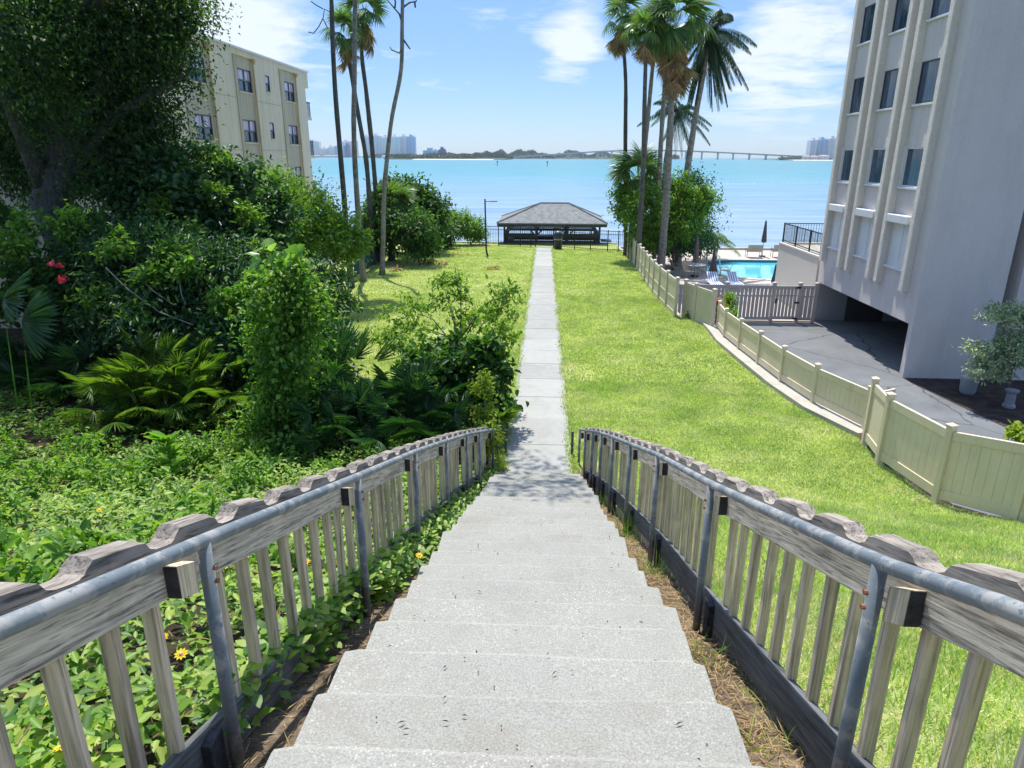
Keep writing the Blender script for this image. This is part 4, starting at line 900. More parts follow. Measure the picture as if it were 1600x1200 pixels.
def rail_run(p, q, nm='guard_rail'):
    r = MB(); z = GF
    r.seg(p, q, .10, z+1.02, z+1.10, z+1.02, z+1.10); r.seg(p, q, .06, z+.80, z+1.0, z+.80, z+1.0); r.seg(p, q, .07, z+.42, z+.50, z+.42, z+.50); r.seg(p, q, .06, z+.04, z+.40, z+.04, z+.40)
    p, q = np.array(p), np.array(q); L = np.linalg.norm(q-p); n = int(L/.16)
    for k in range(n+1): c = p+(q-p)*k/n; r.box(c[0]-.02, c[0]+.02, c[1]-.021, c[1]+.021, z+.505, z+.795)
    r.obj(nm, 'pavil', gzb)
rail_run((GX0+.1, GY1), (GX1-.1, GY1)); rail_run((GX0, GY0+.1), (GX0, GY1-.1)); rail_run((GX1, GY0+.1), (GX1, GY1-.1)); rail_run((GX0+.1, GY0), (-.75, GY0)); rail_run((1.3, GY0), (GX1-.1, GY0))
be = MB(); be.box(GX0+.3, GX1-.3, GY1-.7, GY1-.25, GF+.38, GF+.44); be.box(GX0+.2, GX0+.65, GY0+.6, GY1-.8, GF+.38, GF+.44); be.obj('bench', 'pavil', gzb)
sp = MB(); sp.box(GX1+.22, GX1+.9, GY0+.5, GY0+1.6, GF-.05, GF); sp.box(GX1+.22, GX1+1.0, GY0+.5, GY0+1.6, GF+.45, GF+.55); sp.obj('side_step', 'pavil', gzb)
# iron fence
IF = [(-13.5, 54.0), (-7.4, 53.2), (-5.6, 52.55), (-3.4, 51.95), (-1.75, 51.45), (-.95, 51.2), (-.62, 51.0), (.70, 50.6), (2.2, 49.75), (3.3, 49.1), (4.45, 48.45), (5.15, 48.1), (5.5, 47.9)]
t = thing('iron_fence', 'black iron picket fence along the water end of the lawn', 'fence', (-.6, 51, -.9))
H = 1.42
for i, ((x, y), (x2, y2)) in enumerate(zip(IF, IF[1:])):
    MB().post(x, y, .07, lawn_z(y)-.1, lawn_z(y)+H+.05, False).obj('post', 'black', t)
    if i == 6: continue
    za, zb = lawn_z(y), lawn_z(y2); r = MB(); r.seg((x, y), (x2, y2), .035, za+H-.05, za+H-.01, zb+H-.05, zb+H-.01); r.seg((x, y), (x2, y2), .035, za+H-.25, za+H-.22, zb+H-.25, zb+H-.22); r.seg((x, y), (x2, y2), .035, za+.12, za+.15, zb+.12, zb+.15)
    L = math.hypot(x2-x, y2-y); n = max(2, int(L/.125))
    for k in range(1, n): u = k/n; r.box(x+(x2-x)*u-.009, x+(x2-x)*u+.009, y+(y2-y)*u-.009, y+(y2-y)*u+.009, za+(zb-za)*u+.06, za+(zb-za)*u+H-.052)
    r.obj('picket_panel', 'black', t)
g = thing('iron_gate', 'black iron gate across the end of the path', 'gate', (.04, 50.8, -.9))
(x, y), (x2, y2) = IF[6], IF[7]; za, zb = lawn_z(y)+.03, lawn_z(y2)+.03
r = MB(); r.seg((x+.06, y), (x2-.06, y2), .04, za+H-.05, za+H, zb+H-.05, zb+H); r.seg((x+.06, y), (x2-.06, y2), .04, za+.1, za+.14, zb+.1, zb+.14); r.seg((x+.06, y), (x2-.06, y2), .04, za+.75, za+.79, zb+.75, zb+.79); r.obj('frame', 'black', g)
r = MB()
for k in range(1, 11): u = k/11; r.box(x+(x2-x)*u-.009, x+(x2-x)*u+.009, y+(y2-y)*u-.006, y+(y2-y)*u+.006, za+.145, za+H-.055)
r.obj('pickets', 'black', g); MB().box(.52, .60, 50.52, 50.58, za+.75, za+.95).obj('lock_box', 'black', g)
t = thing('trash_bin', 'black lidded trash bin with domed top at the end of the path', 'bin', (1.02, 49.75, -.88))
c = (1.02, 49.75, lawn_z(49.75)); MB().lathe(c, [(.27, 0), (.29, .05), (.29, .62), (.30, .66)], 18).obj('body', 'black', t, True); MB().lathe(c, [(.30, .661), (.31, .70), (.30, .72)], 18).obj('rim', 'vinyl_grey', t, True)
MB().lathe(c, [(.30, .721), (.33, .85), (.33, 1.0), (.28, 1.16), (.16, 1.26), (.05, 1.29)], 18).obj('domed_lid', 'frame_dk', t, True); MB().lathe(c, [(.05, 1.291), (.045, 1.35), (.01, 1.36)], 8).obj('knob', 'black', t)
t = thing('lamp_post', 'thin dark lamp post with a flat horizontal head on the lawn', 'lamp', (-3.74, 45, -.78)); z = lawn_z(45)
MB().tube([(-3.62, 44.95, z-.05), (-3.68, 44.98, z+.12), (-3.74, 45, z+.35), (-3.80, 45, z+3.62)], [.07, .065, .06, .05], 10).obj('pole', 'black', t, True)
MB().tube([(-3.80, 45, z+3.45), (-3.5, 45, z+3.47)], .02, 6).obj('arm', 'black', t); q = MB(); q.box(-3.52, -3.0, 44.85, 45.15, z+3.44, z+3.51); q.obj('lamp_head', 'urn', t, False, .02)
for i, (x, y, lab) in enumerate(((-6.84, 40.75, 'largest'), (-6.0, 40.5, 'second'), (-8.1, 37.55, 'near palm'), (-2.9, 38.5, 'near path'), (-5.5, 45.2, 'far'))):
    labs = {'largest': 'brown fallen palm boot on the lawn, left of a close pair', 'second': 'brown fallen palm boot on the lawn, right of a close pair', 'near palm': 'brown fallen palm boot close to the curved bare trunk', 'near path': 'brown fallen palm boot nearest to the path', 'far': 'small brown fallen palm boot out beyond the others by the lamp post'}
    a = Leaves(); rg = np.random.default_rng(50+i); k = 14 if lab != 'far' else 6
    a.add(np.c_[x+rg.normal(size=k)*.2, y+rg.normal(size=k)*.25, np.full(k, lawn_z(y)+.06)+rg.random(k)*.1], rg.normal(size=(k, 3))*(1, 1, .2), (0, 0, 1), .38, .13, .3, .2); tag(a.obj('palm_boot', 'lf_dead'), labs[lab], 'palm debris', 'fallen palm boots on the lawn')

# fences at the left lawn edge
t = thing('screen_fence', 'dark green screened chain fence behind the leaning palm trunks', 'fence', (-9.7, 38, -.6))
for k in range(5):
    y = 35.0+k*2.2; x = -9.75-.1*k; MB().tube([(x, y, lawn_z(y)-.1), (x, y, lawn_z(y)+1.45)], .03, 8).obj('post', 'black', t)
    if k < 4: MB().seg((x, y), (x-.1, y+2.2), .01, lawn_z(y)+.03, lawn_z(y)+1.4, lawn_z(y+2.2)+.03, lawn_z(y+2.2)+1.4).obj('screen', 'mesh', t)
t = thing('wire_fence', 'thin bare metal fence posts with top wire at the left edge of the lawn', 'fence', (-10.3, 31, -.45))
for k in range(6):
    y = 28.5+k*1.3; x = -10.6+.15*k; MB().tube([(x, y, lawn_z(y)-.1), (x, y, lawn_z(y)+1.25)], .028, 8).obj('post', 'black', t)
w = MB()
for h in (.3, .7, 1.15): w.tube([(-10.6, 28.5, lawn_z(28.5)+h), (-9.85, 35, lawn_z(35)+h)], .008, 4)
w.obj('wire', 'black', t)

# ================================================================== FAR SHORE
def shore(name, pts, y0, depth, h, mat):
    mb = MB(); vs = []; fs = []
    for x, dy in pts: vs += [(x, y0+dy, -2.2), (x, y0+dy+depth*.15, -2+h), (x, y0+depth, -2+h*1.5)]
    for i in range(len(pts)-1):
        for j in range(2): a = i*3+j; fs.append((a, a+3, a+4, a+1))
    return struct(mb.add(vs, fs).obj(name, mat, None, True))
def X_at(px, Y): return float(at(px, 246, Y)[0])
rg = np.random.default_rng(8)
shore('far_shore', [(X_at(px, 2900), rg.normal()*20) for px in range(420, 660, 20)], 2880, 700, 2.5, 'farland')
shore('far_shore', [(X_at(px, 1560), rg.normal()*8) for px in range(610, 800, 10)], 1500, 500, 2.0, 'farland')
shore('far_shore', [(X_at(px, 2100), rg.normal()*12) for px in range(770, 990, 10)], 2080, 500, 2.0, 'farland')
shore('far_shore', [(X_at(px, 1830), rg.normal()*8) for px in range(1225, 1500, 10)], 1790, 400, 2.0, 'farland')
shore('beach', [(X_at(px, 1480), rg.normal()*6) for px in range(645, 780, 9)], 1470, 60, .9, 'sand')
shore('beach', [(X_at(px, 1760), rg.normal()*6) for px in range(1240, 1330, 9)], 1750, 60, .9, 'sand')
def facade(name, c, c2, fh=3.2):
    m, t, p = mknodes(name); v = coords(t); s = t.nodes.new('ShaderNodeSeparateXYZ'); t.links.new(v, s.inputs[0])
    a = mth(t, 'GREATER_THAN', mth(t, 'FRACT', mth(t, 'MULTIPLY', s.outputs[2], 1/fh)), 0.45); b = mth(t, 'GREATER_THAN', mth(t, 'FRACT', mth(t, 'MULTIPLY', mth(t, 'ADD', s.outputs[0], s.outputs[1]), 1/7.0)), 0.4)
    t.links.new(mixc(t, mth(t, 'MULTIPLY', a, b), c, c2), p.inputs['Base Color']); p.inputs['Roughness'].default_value = .7; return m
MT['hr_pale'] = facade('pale_tower_facade', (.85, .80, .80), (.55, .56, .62)); MT['hr_white'] = facade('white_tower_facade', (.90, .87, .84), (.60, .60, .64)); MT['hr_blue'] = facade('blue_glass_facade', (.50, .60, .74), (.25, .36, .55)); MT['hr_deep'] = facade('deep_blue_facade', (.06, .16, .38), (.03, .10, .28))
MT['bridge_deck'] = plain('bridge_concrete', (.33, .37, .40), .9, .05, .01)
MT['roof_red'] = plain('terracotta_roof', (.45, .25, .18), .8)
def tower(px0, px1, pyt, Y, mat, label, depth=30, steps=(), kind='high_rise'):
    x0, x1 = X_at(px0, Y), X_at(px1, Y); zt = float(at((px0+px1)/2, pyt, Y)[2]); t = thing(kind, label, 'building', ((x0+x1)/2, Y, 0))
    b = MB(); b.box(x0, x1, Y, Y+depth, -1, zt); b.obj('tower_wall', mat, t)
    n = max(2, int((x1-x0)/9)); bb = MB()
    for k in range(n): xa = x0+(x1-x0)*(k+.15)/n; bb.box(xa, xa+(x1-x0)/n*.5, Y-2.2, Y-.01, 2, zt-2.5)
    bb.obj('balcony_stack', mat, t)
    r = MB(); w = x1-x0; r.box(x0+w*.25, x0+w*.6, Y+5, Y+depth-5, zt+.01, zt+5+Y*.0008); r.box(x0+w*.7, x0+w*.85, Y+6, Y+depth-6, zt+.01, zt+3); r.obj('roof_plant', mat, t)
    return t
tower(480, 499.5, 221, 2950, 'hr_pale', 'far pale tower just beyond the cream block\'s edge')
tower(503, 512, 232, 2950, 'hr_white', 'far small pale tower, left of a low pair'); tower(513, 521, 230, 2950, 'hr_white', 'far small pale tower, right of a low pair')
tower(523, 539, 228, 2920, 'hr_blue', 'far blue glass mid-rise behind the straight palm trunk'); tower(540.5, 545, 226, 2920, 'hr_deep', 'far narrow deep blue slab beside the blue mid-rise')
tower(536, 549, 221, 3000, 'hr_pale', 'far pale tower rising behind the deep blue slab'); tower(550, 558, 220, 3000, 'hr_white', 'far whitish narrow tower left of the big pale row')
for a, b, tp, m_, lab in ((568.5, 581, 214, 'hr_pale', 'leftmost lilac tower of the big waterfront row'), (581.5, 597, 212, 'hr_pale', 'lilac tower with the tallest roof plant in the big waterfront row'), (597.5, 611, 214.5, 'hr_white', 'whitish tower in the middle of the big row, left of the curved trunk'), (612, 626, 213.5, 'hr_white', 'whitish tower in the big row crossed by the curved trunk'), (626.5, 637, 213, 'hr_pale', 'grey-lilac tower second from the right end of the big row'), (637.5, 648.5, 213.5, 'hr_blue', 'bluish tower at the right end of the big row')):
    tower(a, b, tp, 2350+rg.random()*30, m_, lab)
tower(661, 685, 235, 1900, 'hr_blue', 'long low blue hotel at the water, wider part', 25); tower(685.5, 695.5, 233.5, 1905, 'hr_deep', 'short deep blue wing at the end of the low hotel', 25)
tower(1264, 1275, 219, 2100, 'hr_pale', 'left pale tower of the trio beside the near tower'); tower(1276, 1290.5, 218, 2100, 'hr_blue', 'middle blue striped tower of the trio beside the near tower'); tower(1292, 1306, 216, 2100, 'hr_pale', 'right pale tower of the trio touching the near tower')
for i, (a, b, pt_) in enumerate(((1256, 1266, 241.5), (1267, 1279, 242), (1281, 1296, 241))):
    Y = 1830; x0, x1 = X_at(a, Y), X_at(b, Y); z1 = float(at(a, pt_+3, Y)[2]); t = thing('shore_house', ('low red-roofed shore house', 'middle red-roofed shore house', 'wide red-roofed shore house')[i]+' below the distant trio of towers'+(', leftmost' if i == 0 else ', between two others' if i == 1 else ', rightmost'), 'house', (x0, Y, 0))
    MB().box(x0, x1, Y, Y+14, -1, z1).obj('wall', 'hr_white', t); MB().add([(x0-1, Y-1, z1), (x1+1, Y-1, z1), (x1+1, Y+15, z1), (x0-1, Y+15, z1), (x0+4, Y+7, z1+3), (x1-4, Y+7, z1+3)], [(0,1,5,4),(1,2,5),(2,3,4,5),(3,0,4)]).obj('roof', 'roof_red', t)
for i, (a, b, Y) in enumerate(((596, 606, 2000), (628, 640, 1700), (484, 500, 2890), (505, 528, 2890))):
    x0, x1 = X_at(a, Y), X_at(b, Y); t = thing('shore_house', ('white shore house at the foot of the big tower row', 'grey-roofed shore house among mangroves right of the curved trunk', 'low white dock house at the far left waterline', 'long low white dock building left of the palms')[i], 'house', (x0, Y, 0))
    MB().box(x0, x1, Y, Y+14, -1, 4).obj('wall', 'hr_white', t); MB().add([(x0-1, Y-1, 4), (x1+1, Y-1, 4), (x1+1, Y+15, 4), (x0-1, Y+15, 4), (x0+4, Y+7, 7), (x1-4, Y+7, 7)], [(0,1,5,4),(1,2,5),(2,3,4,5),(3,0,4)]).obj('roof', 'urn', t)
MT['far_leaf'] = leafmat('far_foliage', [(.02, .06, .035), (.035, .08, .045), (.055, .10, .05)], .15)
def treeline(px0, px1, pyt, Y, n, seed, jag=.35, fl=0):
    rg = np.random.default_rng(seed); a = Leaves(); x0, x1 = X_at(px0, Y), X_at(px1, Y); s = scale_at((x0, Y, 0))
    zb = -1.5+fl; k = n; xs = x0+(x1-x0)*rg.random(k); env = float(at((px0+px1)/2, pyt, Y)[2])-zb
    cx = np.linspace(x0, x1, max(4, int((x1-x0)/12))); ch = env*(1-jag*rg.random(len(cx))); hh = np.interp(xs, cx, ch)*np.minimum(1, .45+np.minimum(xs-x0, x1-xs)/(4*s*8))
    z = zb+hh*rg.random(k)**.7; p = np.c_[xs, Y+rg.random(k)*40, z]
    a.add(p, rg.normal(size=(k, 3)), rg.normal(size=(k, 3)), 3.2*(.6+rg.random(k)), 2.4, .2, .1, False); return a
def tl(name, label, specs):
    acc = Leaves()
    for s_ in specs:
        a = treeline(*s_)
        for V_, Q_ in zip(a.V, a.Q): acc.V.append(V_); acc.Q.append(Q_+acc.n); acc.n += len(V_)
    tag(acc.obj(name, 'far_leaf'), label, 'trees', None, 'stuff')
tl('treeline', 'low mangrove belt along the far shore below the big towers', [(566, 660, 240, 2300, 2600, 1), (600, 725, 241, 1560, 3000, 2), (655, 745, 239, 1600, 3000, 3)])
tl('treeline', 'taller dark pine wood on the far shore left of the bridge', [(736, 800, 232.5, 1900, 4500, 4, .5), (792, 868, 233, 2150, 4500, 5, .5)])
tl('treeline', 'blue-green wood on the far shore behind the bridge', [(866, 918, 232.5, 2500, 3500, 6, .45), (915, 972, 235, 2500, 3200, 7, .5)])
tl('treeline', 'small distant round clump under the bridge deck', [(1051, 1062, 237, 2300, 900, 9, .2)])
tl('treeline', 'low scrub along the shore below the right-hand towers', [(1222, 1300, 243.5, 1860, 1500, 10)])
# bridge
br = thing('bridge', 'long low concrete bridge rising gently across the far water', 'bridge', (X_at(985, 2050), 2050, 0))
bp = [(770, 246.8), (800, 245.2), (840, 242.6), (889, 239.6), (935, 236.4), (985, 234.6), (1040, 234.8), (1090, 236.2), (1140, 238.6), (1200, 241.6), (1240, 243.6), (1290, 245)]
def bY(px): return 1950+(px-770)*.5
dp = [np.array(at(px, py, bY(px))) for px, py in bp]; pxs = np.linspace(770, 1290, 60); D = [np.array([np.interp(q, [b[0] for b in bp], [d_[i] for d_ in dp]) for i in range(3)]) for q in pxs]
dk = MB(); 
for a, b in zip(D, D[1:]): dk.seg(a, b, 12, a[2]-2.4, a[2], b[2]-2.4, b[2])
dk.obj('deck', 'bridge_deck', br)
pr = MB()
for a, b in zip(D, D[1:]): pr.seg(a, b, .5, a[2]+.01, a[2]+1.1, b[2]+.01, b[2]+1.1, 5.7); pr.seg(a, b, .5, a[2]+.01, a[2]+1.1, b[2]+.01, b[2]+1.1, -5.7)
pr.obj('parapet', 'bridge_deck', br)
for px in (845, 867, 889, 911, 933.5, 956, 979, 1002, 1025, 1048, 1072, 1097, 1122, 1146, 1171, 1197, 1222):
    p = [np.interp(px, pxs, [d_[i] for d_ in D]) for i in range(3)]; q = MB(); q.box(p[0]-1.6, p[0]+1.6, p[1]-4, p[1]+4, -3, p[2]-2.41); q.box(p[0]-2.6, p[0]+2.6, p[1]-5.5, p[1]+5.5, p[2]-4.2, p[2]-2.42); q.obj('pier', 'bridge_deck', br)
for px, py, Y, lab in ((777, 259, 582, 'thin dark channel marker pile out on the bay, left one'), (855, 260, 557, 'thin dark channel marker pile out on the bay, nearer the gazebo')):
    p = at(px, py, Y); t = thing('channel_marker', lab, 'marker', (p[0], Y, -2)); MB().tube([(p[0], Y, -4), (p[0], Y, 1.0)], .22, 8).obj('pile', 'black', t); MB().box(p[0]-.5, p[0]+.5, Y-.3, Y-.24, .6, 1.7).obj('sign_board', 'black', t)
def wake(label, pts, w, seed):
    rg = np.random.default_rng(seed); mb = MB()
    for i in range(len(pts)-1):
        a, b = np.array(pts[i]), np.array(pts[i+1])
        for k in range(14):
            u = (k+.1+.5*rg.random())/14; l = (.3+.6*rg.random())/14; p = a+(b-a)*u; q = a+(b-a)*min(1, u+l); ww = w*(.3+.9*rg.random()); oy = rg.normal()*w*.7
            mb.add([(p[0], p[1]+oy, -1.95), ((p[0]+q[0])/2, (p[1]+q[1])/2+oy-ww/2, -1.94), (q[0], q[1]+oy, -1.95), ((p[0]+q[0])/2, (p[1]+q[1])/2+oy+ww/2, -1.94)], [(0,1,2,3)])
    tag(mb.obj('boat_wake', 'foam'), label, 'foam', None, 'stuff')
wl = lambda px, py: (lambda d: CAM+d*((-1.95-CAM[2])/d[2]))(ray(px, py))
wake('curving white boat wake on the open bay left of the palms', [wl(755, 281), wl(800, 277.5), wl(845, 277.5), wl(880, 282), wl(935, 285), wl(1000, 285)], 3.0, 1)
wake('straight white boat wake on the bay right of the palms', [wl(1080, 286), wl(1150, 287), wl(1220, 286), wl(1290, 285)], 2.6, 2)
wake('faint second foam line nearer than the curving wake', [wl(770, 284), wl(830, 287), wl(900, 289)], 1.4, 3)

# ================================================================== PALMS
def P(pts, Y): return [at(px, py, Y) for px, py in pts]
def ground_first(pts, x=None):
    p = pts[0].copy(); return pts
def palm(name, label, pts, Y, r0, r1, bark, seed, crown=None, R=1.6, kind='fan', nlive=24, ndead=10, base_px=None, group=None, lo=-.6, skirt=.25):
    q = P(pts, Y); g = q[0].copy(); gx, gy = q[0][0], q[0][1]
    zg = gz(gx, gy) if gx < fx(gy) else -1.35
    if q[0][2] > zg+.15: q = [np.array([q[0][0], q[0][1], zg-.05])]+q
    else: q[0][2] = zg-.05
    t = thing(name, label, 'palm', q[0], group); rng = np.random.default_rng(seed)
    trunk_tube(q, r0, r1, seed).obj('trunk', bark, t, True)
    if crown is not None:
        c = at(crown[0], crown[1], Y); a = Leaves(); d = Leaves()
        if kind == 'fan': fan_crown(a, d, rng, c, R, nlive, ndead, lo, .5, skirt)
        else:
            for i in range(nlive):
                az = rng.random()*2*pi; el = lo+(1.3-lo)*((i+.5)/nlive); feather(a, rng, c, (cos(az)*cos(el), sin(az)*cos(el), sin(el)), R*(.85+.3*rng.random()), .6 if el > .2 else .5, 44, .20, .9)
        a.obj('crown', 'lf_fan' if kind == 'fan' else 'lf_pinn', t)
        if d.V:
            d.obj('dead_fronds', 'lf_dead', t)
    return t
palm('palm_tree', 'slim dark leaning palm trunk, leftmost of the group at the left lawn edge', [(549, 450), (543, 380), (537, 300), (530, 220), (524, 150), (520, 75), (518, 0), (515, -70)], 31.5, .13, .085, 'palmbark_dk', 1, (514, -110), 1.7)
palm('palm_tree', 'straight pale-footed palm trunk standing second from the left at the lawn edge', [(568, 440), (562, 370), (557, 295), (554, 245), (552, 175), (554, 140), (554, 75), (555, 0), (556, -80)], 33.5, .14, .09, 'palmbark', 2, (556, -120), 1.7)
t = palm('palm_tree', 'bare curved grey trunk without fronds, bending right towards its twiggy top', [(597, 430), (599, 360), (600, 295), (605, 245), (612, 180), (620, 147), (628.5, 107), (628, 50), (629, 0), (630, -50)], 35.8, .13, .08, 'palmbark', 3)
rng = np.random.default_rng(4); mb = MB()
for pts in (((628, 35), (624, 22), (612, 8), (600, -6)), ((629, 12), (640, 4), (650, 2), (655, -10)), ((629, 60), (636, 70), (641, 77)), ((627, 72), (624, 83), (612, 78), (609, 73)), ((617, 12), (618, 2), (613, -6)), ((648, 3), (649, 12))): mb.tube(P(pts, 35.8), [.05, .04, .03, .015][:len(pts)], 6)
mb.obj('twig', 'bark', t)
mb = MB()
for pts in (((518, 20), (507, 14), (505, 28), (498, 42), (490, 52), (482, 50)), ((505, 30), (512, 44)), ((505, 14), (494, 8), (486, 2))): mb.tube(P(pts, 31.4), .022, 5)
tag(mb.obj('bare_vine', 'bark'), 'thin bare hanging vine stems beside the top of the leftmost trunk', 'vine')
palm('palm_tree', 'fan palm with a ragged crown on a kinked thin trunk, behind the straight trunk', [(582, 400), (576, 292), (572, 245), (565, 207), (559, 175), (555, 150), (550, 120), (545, 95), (543, 62)], 40, .15, .11, 'palmbark_dk', 5, (537, 52), 1.35, 'fan', 20, 18, skirt=.9)
palm('palm_tree', 'fan palm with slightly curved thin trunk, next to the bare curved grey trunk', [(592, 398), (587, 295), (581, 225), (575, 170), (571, 130), (566, 100), (564, 72), (567, 40)], 41.5, .15, .11, 'palmbark_dk', 6, (569, 22), 1.45, 'fan', 20, 16, skirt=.7)
# right-hand group
palm('palm_tree', 'tall fan palm on the thinnest straight trunk, leftmost of the right-hand group', [(978, 402), (977, 236), (978, 125), (974, 67), (974, 45)], 46, .15, .11, 'palmbark_dk', 11, (972, 28), 1.7, 'fan', 24, 22, skirt=.5)
palm('palm_tree', 'fan palm with a dark trunk rising out of the short palm beside the fence', [(996, 424), (1001, 330), (1006, 250), (1007, 160), (1009, 88), (1010, 60)], 40, .17, .10, 'palmbark_dk', 12, (1010, 48), 1.35, 'fan', 20, 14, skirt=.5)
palm('palm_tree', 'fan palm with slender trunk bowing right, behind the dark trunk by the fence', [(1001, 405), (1003, 275), (1010, 212), (1015, 155), (1020, 100), (1024, 70)], 42.5, .15, .10, 'palmbark', 13, (1026, 40), 1.45, 'fan', 20, 24, skirt=.6)
palm('palm_tree', 'fan palm on a grey trunk close left of the thickest trunk', [(1022, 398), (1027, 330), (1030, 270), (1034, 200), (1039, 130), (1042, 90)], 43, .17, .12, 'palmbark', 14, (1040, 70), 1.2, 'fan', 18, 12)
palm('palm_tree', 'thickest pale trunk with a broad fan crown and shaggy skirt of brown dead fronds', [(1033.5, 412), (1038, 350), (1042, 297), (1047, 200), (1052, 112), (1053, 70)], 40.5, .23, .15, 'palmbark', 15, (1058, 38), 2.1, 'fan', 30, 64, skirt=.95)
palm('palm_tree', 'dark feathery palm with a drooping plume crown on a trunk leaning right', [(1060, 400), (1072, 277), (1082, 212), (1091, 155), (1097, 125), (1104, 75)], 44.5, .20, .17, 'palmbark', 16, (1107, 50), 2.7, 'feather', 92, 0, lo=-1.4)
palm('palm_tree', 'smaller dark feather palm low between the two big trunks of the right group', [(1031, 400), (1039, 262), (1045, 220), (1052, 190)], 47, .16, .14, 'palmbark_dk', 17, (1060, 172), 2.2, 'feather', 30, 0, lo=-.9)
palm('palm_tree', 'short stout cabbage palm with brown flower stalks at the end of the lawn fence', [(985, 420), (987, 360), (992, 310)], 44, .19, .2, 'palmbark_dk', 18, (997, 278), 2.0, 'fan', 44, 16, lo=-1.0)
# clump of short palms at the far left end of the lawn
palm('palm_tree', 'short shaggy cabbage palm behind the bare curved trunk', [(612, 410), (612, 370), (612, 340)], 42, .22, .22, 'palmbark_dk', 19, (612, 322), 1.7, 'fan', 44, 16, lo=-1.1)
palm('palm_tree', 'low drooping cabbage palm at the right end of the far left hedge', [(676, 385), (676, 370), (676, 355)], 48, .2, .2, 'palmbark_dk', 20, (676, 345), 1.35, 'fan', 34, 6, lo=-.9)

# ================================================================== TREES AND SHRUBS
def G(x, y): return (x, y, gz(x, y) if x < fx(y) else -1.4)
oak = [blob(60, 40, 20.5, 110, 100, 2.2), blob(160, 30, 20.5, 100, 85, 2.0), blob(205, 70, 20.8, 60, 58, 1.5), blob(235, 5, 20.8, 52, 44, 1.2), blob(120, 160, 20.6, 95, 70, 1.5), blob(185, 175, 20.8, 55, 60, 1.3),
       blob(15, 230, 20.8, 45, 80, 1.0), blob(262, 18, 21, 36, 40, .8), blob(165, 255, 20.4, 62, 60, 1.2), blob(238, 100, 20.6, 34, 30, .7), blob(222, 205, 20.8, 40, 34, .8), blob(258, 62, 20.8, 26, 24, .5), blob(30, 130, 19.6, 60, 70, .8), blob(0, 60, 17, 60, 100, 1.0), blob(262, 190, 20.8, 22, 34, .4), blob(285, 120, 20.8, 18, 14, .35), blob(290, 15, 20.8, 24, 26, .5), blob(215, 285, 20.8, 40, 34, .8)]
ob = at(78, 430, 19.2)
tops = [(np.array([-12.5, 18.6, 12.6]), np.array([3.0, 2.2, 1.2])), (np.array([-16, 19, 13.5]), np.array([3.5, 2.5, 1.6])), (np.array([-9.6, 19.4, 13.0]), np.array([1.6, 1.6, .8])), (np.array([-14, 21, 12]), np.array([4, 2.2, 1.5]))]
ov = [(np.array([-.7, 12.3, 10.4]), np.array([.9, .5, .25])), (np.array([-.9, 13.2, 10.4]), np.array([1.0, .8, .35])), (np.array([-.5, 14.6, 10.6]), np.array([.9, .8, .35])), (np.array([-1.3, 15.8, 10.5]), np.array([.9, .9, .35])), (np.array([-2.6, 15.4, 10.6]), np.array([1.0, 1.0, .4]))]  # unseen oak branch added above view to cast dappled shade on the steps
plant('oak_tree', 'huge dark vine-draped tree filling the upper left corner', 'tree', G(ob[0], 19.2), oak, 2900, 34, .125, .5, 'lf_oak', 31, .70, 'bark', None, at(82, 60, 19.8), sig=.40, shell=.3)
ot = bpy.data.objects['oak_tree']; foliage(ov, 95, 26, .13, .5, 35, .3, .3, .3).obj('added_shade_branch', 'lf_oak', ot); foliage(tops, 420, 30, .16, .5, 36, .4, .3, .3).obj('upper_crown', 'lf_oak', ot)
m_ = MB(); m_.tube([at(82, 60, 19.8), (-9, 18.4, 10.2), (-5, 17, 10.9), (-2.5, 15.6, 10.7), (-.8, 14.2, 10.5)], [.28, .2, .14, .08, .03], 8); m_.obj('limb', 'bark', ot, True)  # limb added to carry the unseen shade-casting branch
vb = [blob(60, 170, 18.3, 34, 60, .4), blob(40, 60, 18.4, 45, 100, .6), blob(100, 90, 18.4, 34, 110, .5), blob(118, 250, 18.6, 16, 70, .3), blob(45, 290, 18.5, 14, 60, .25)]
vn = foliage(vb, 300, 20, .08, .7, 33, .2, .4, .6); tag(vn.obj('climbing_vine', 'lf_mid'), 'leafy vine climbing the thick trunk of the huge dark tree', 'vine')
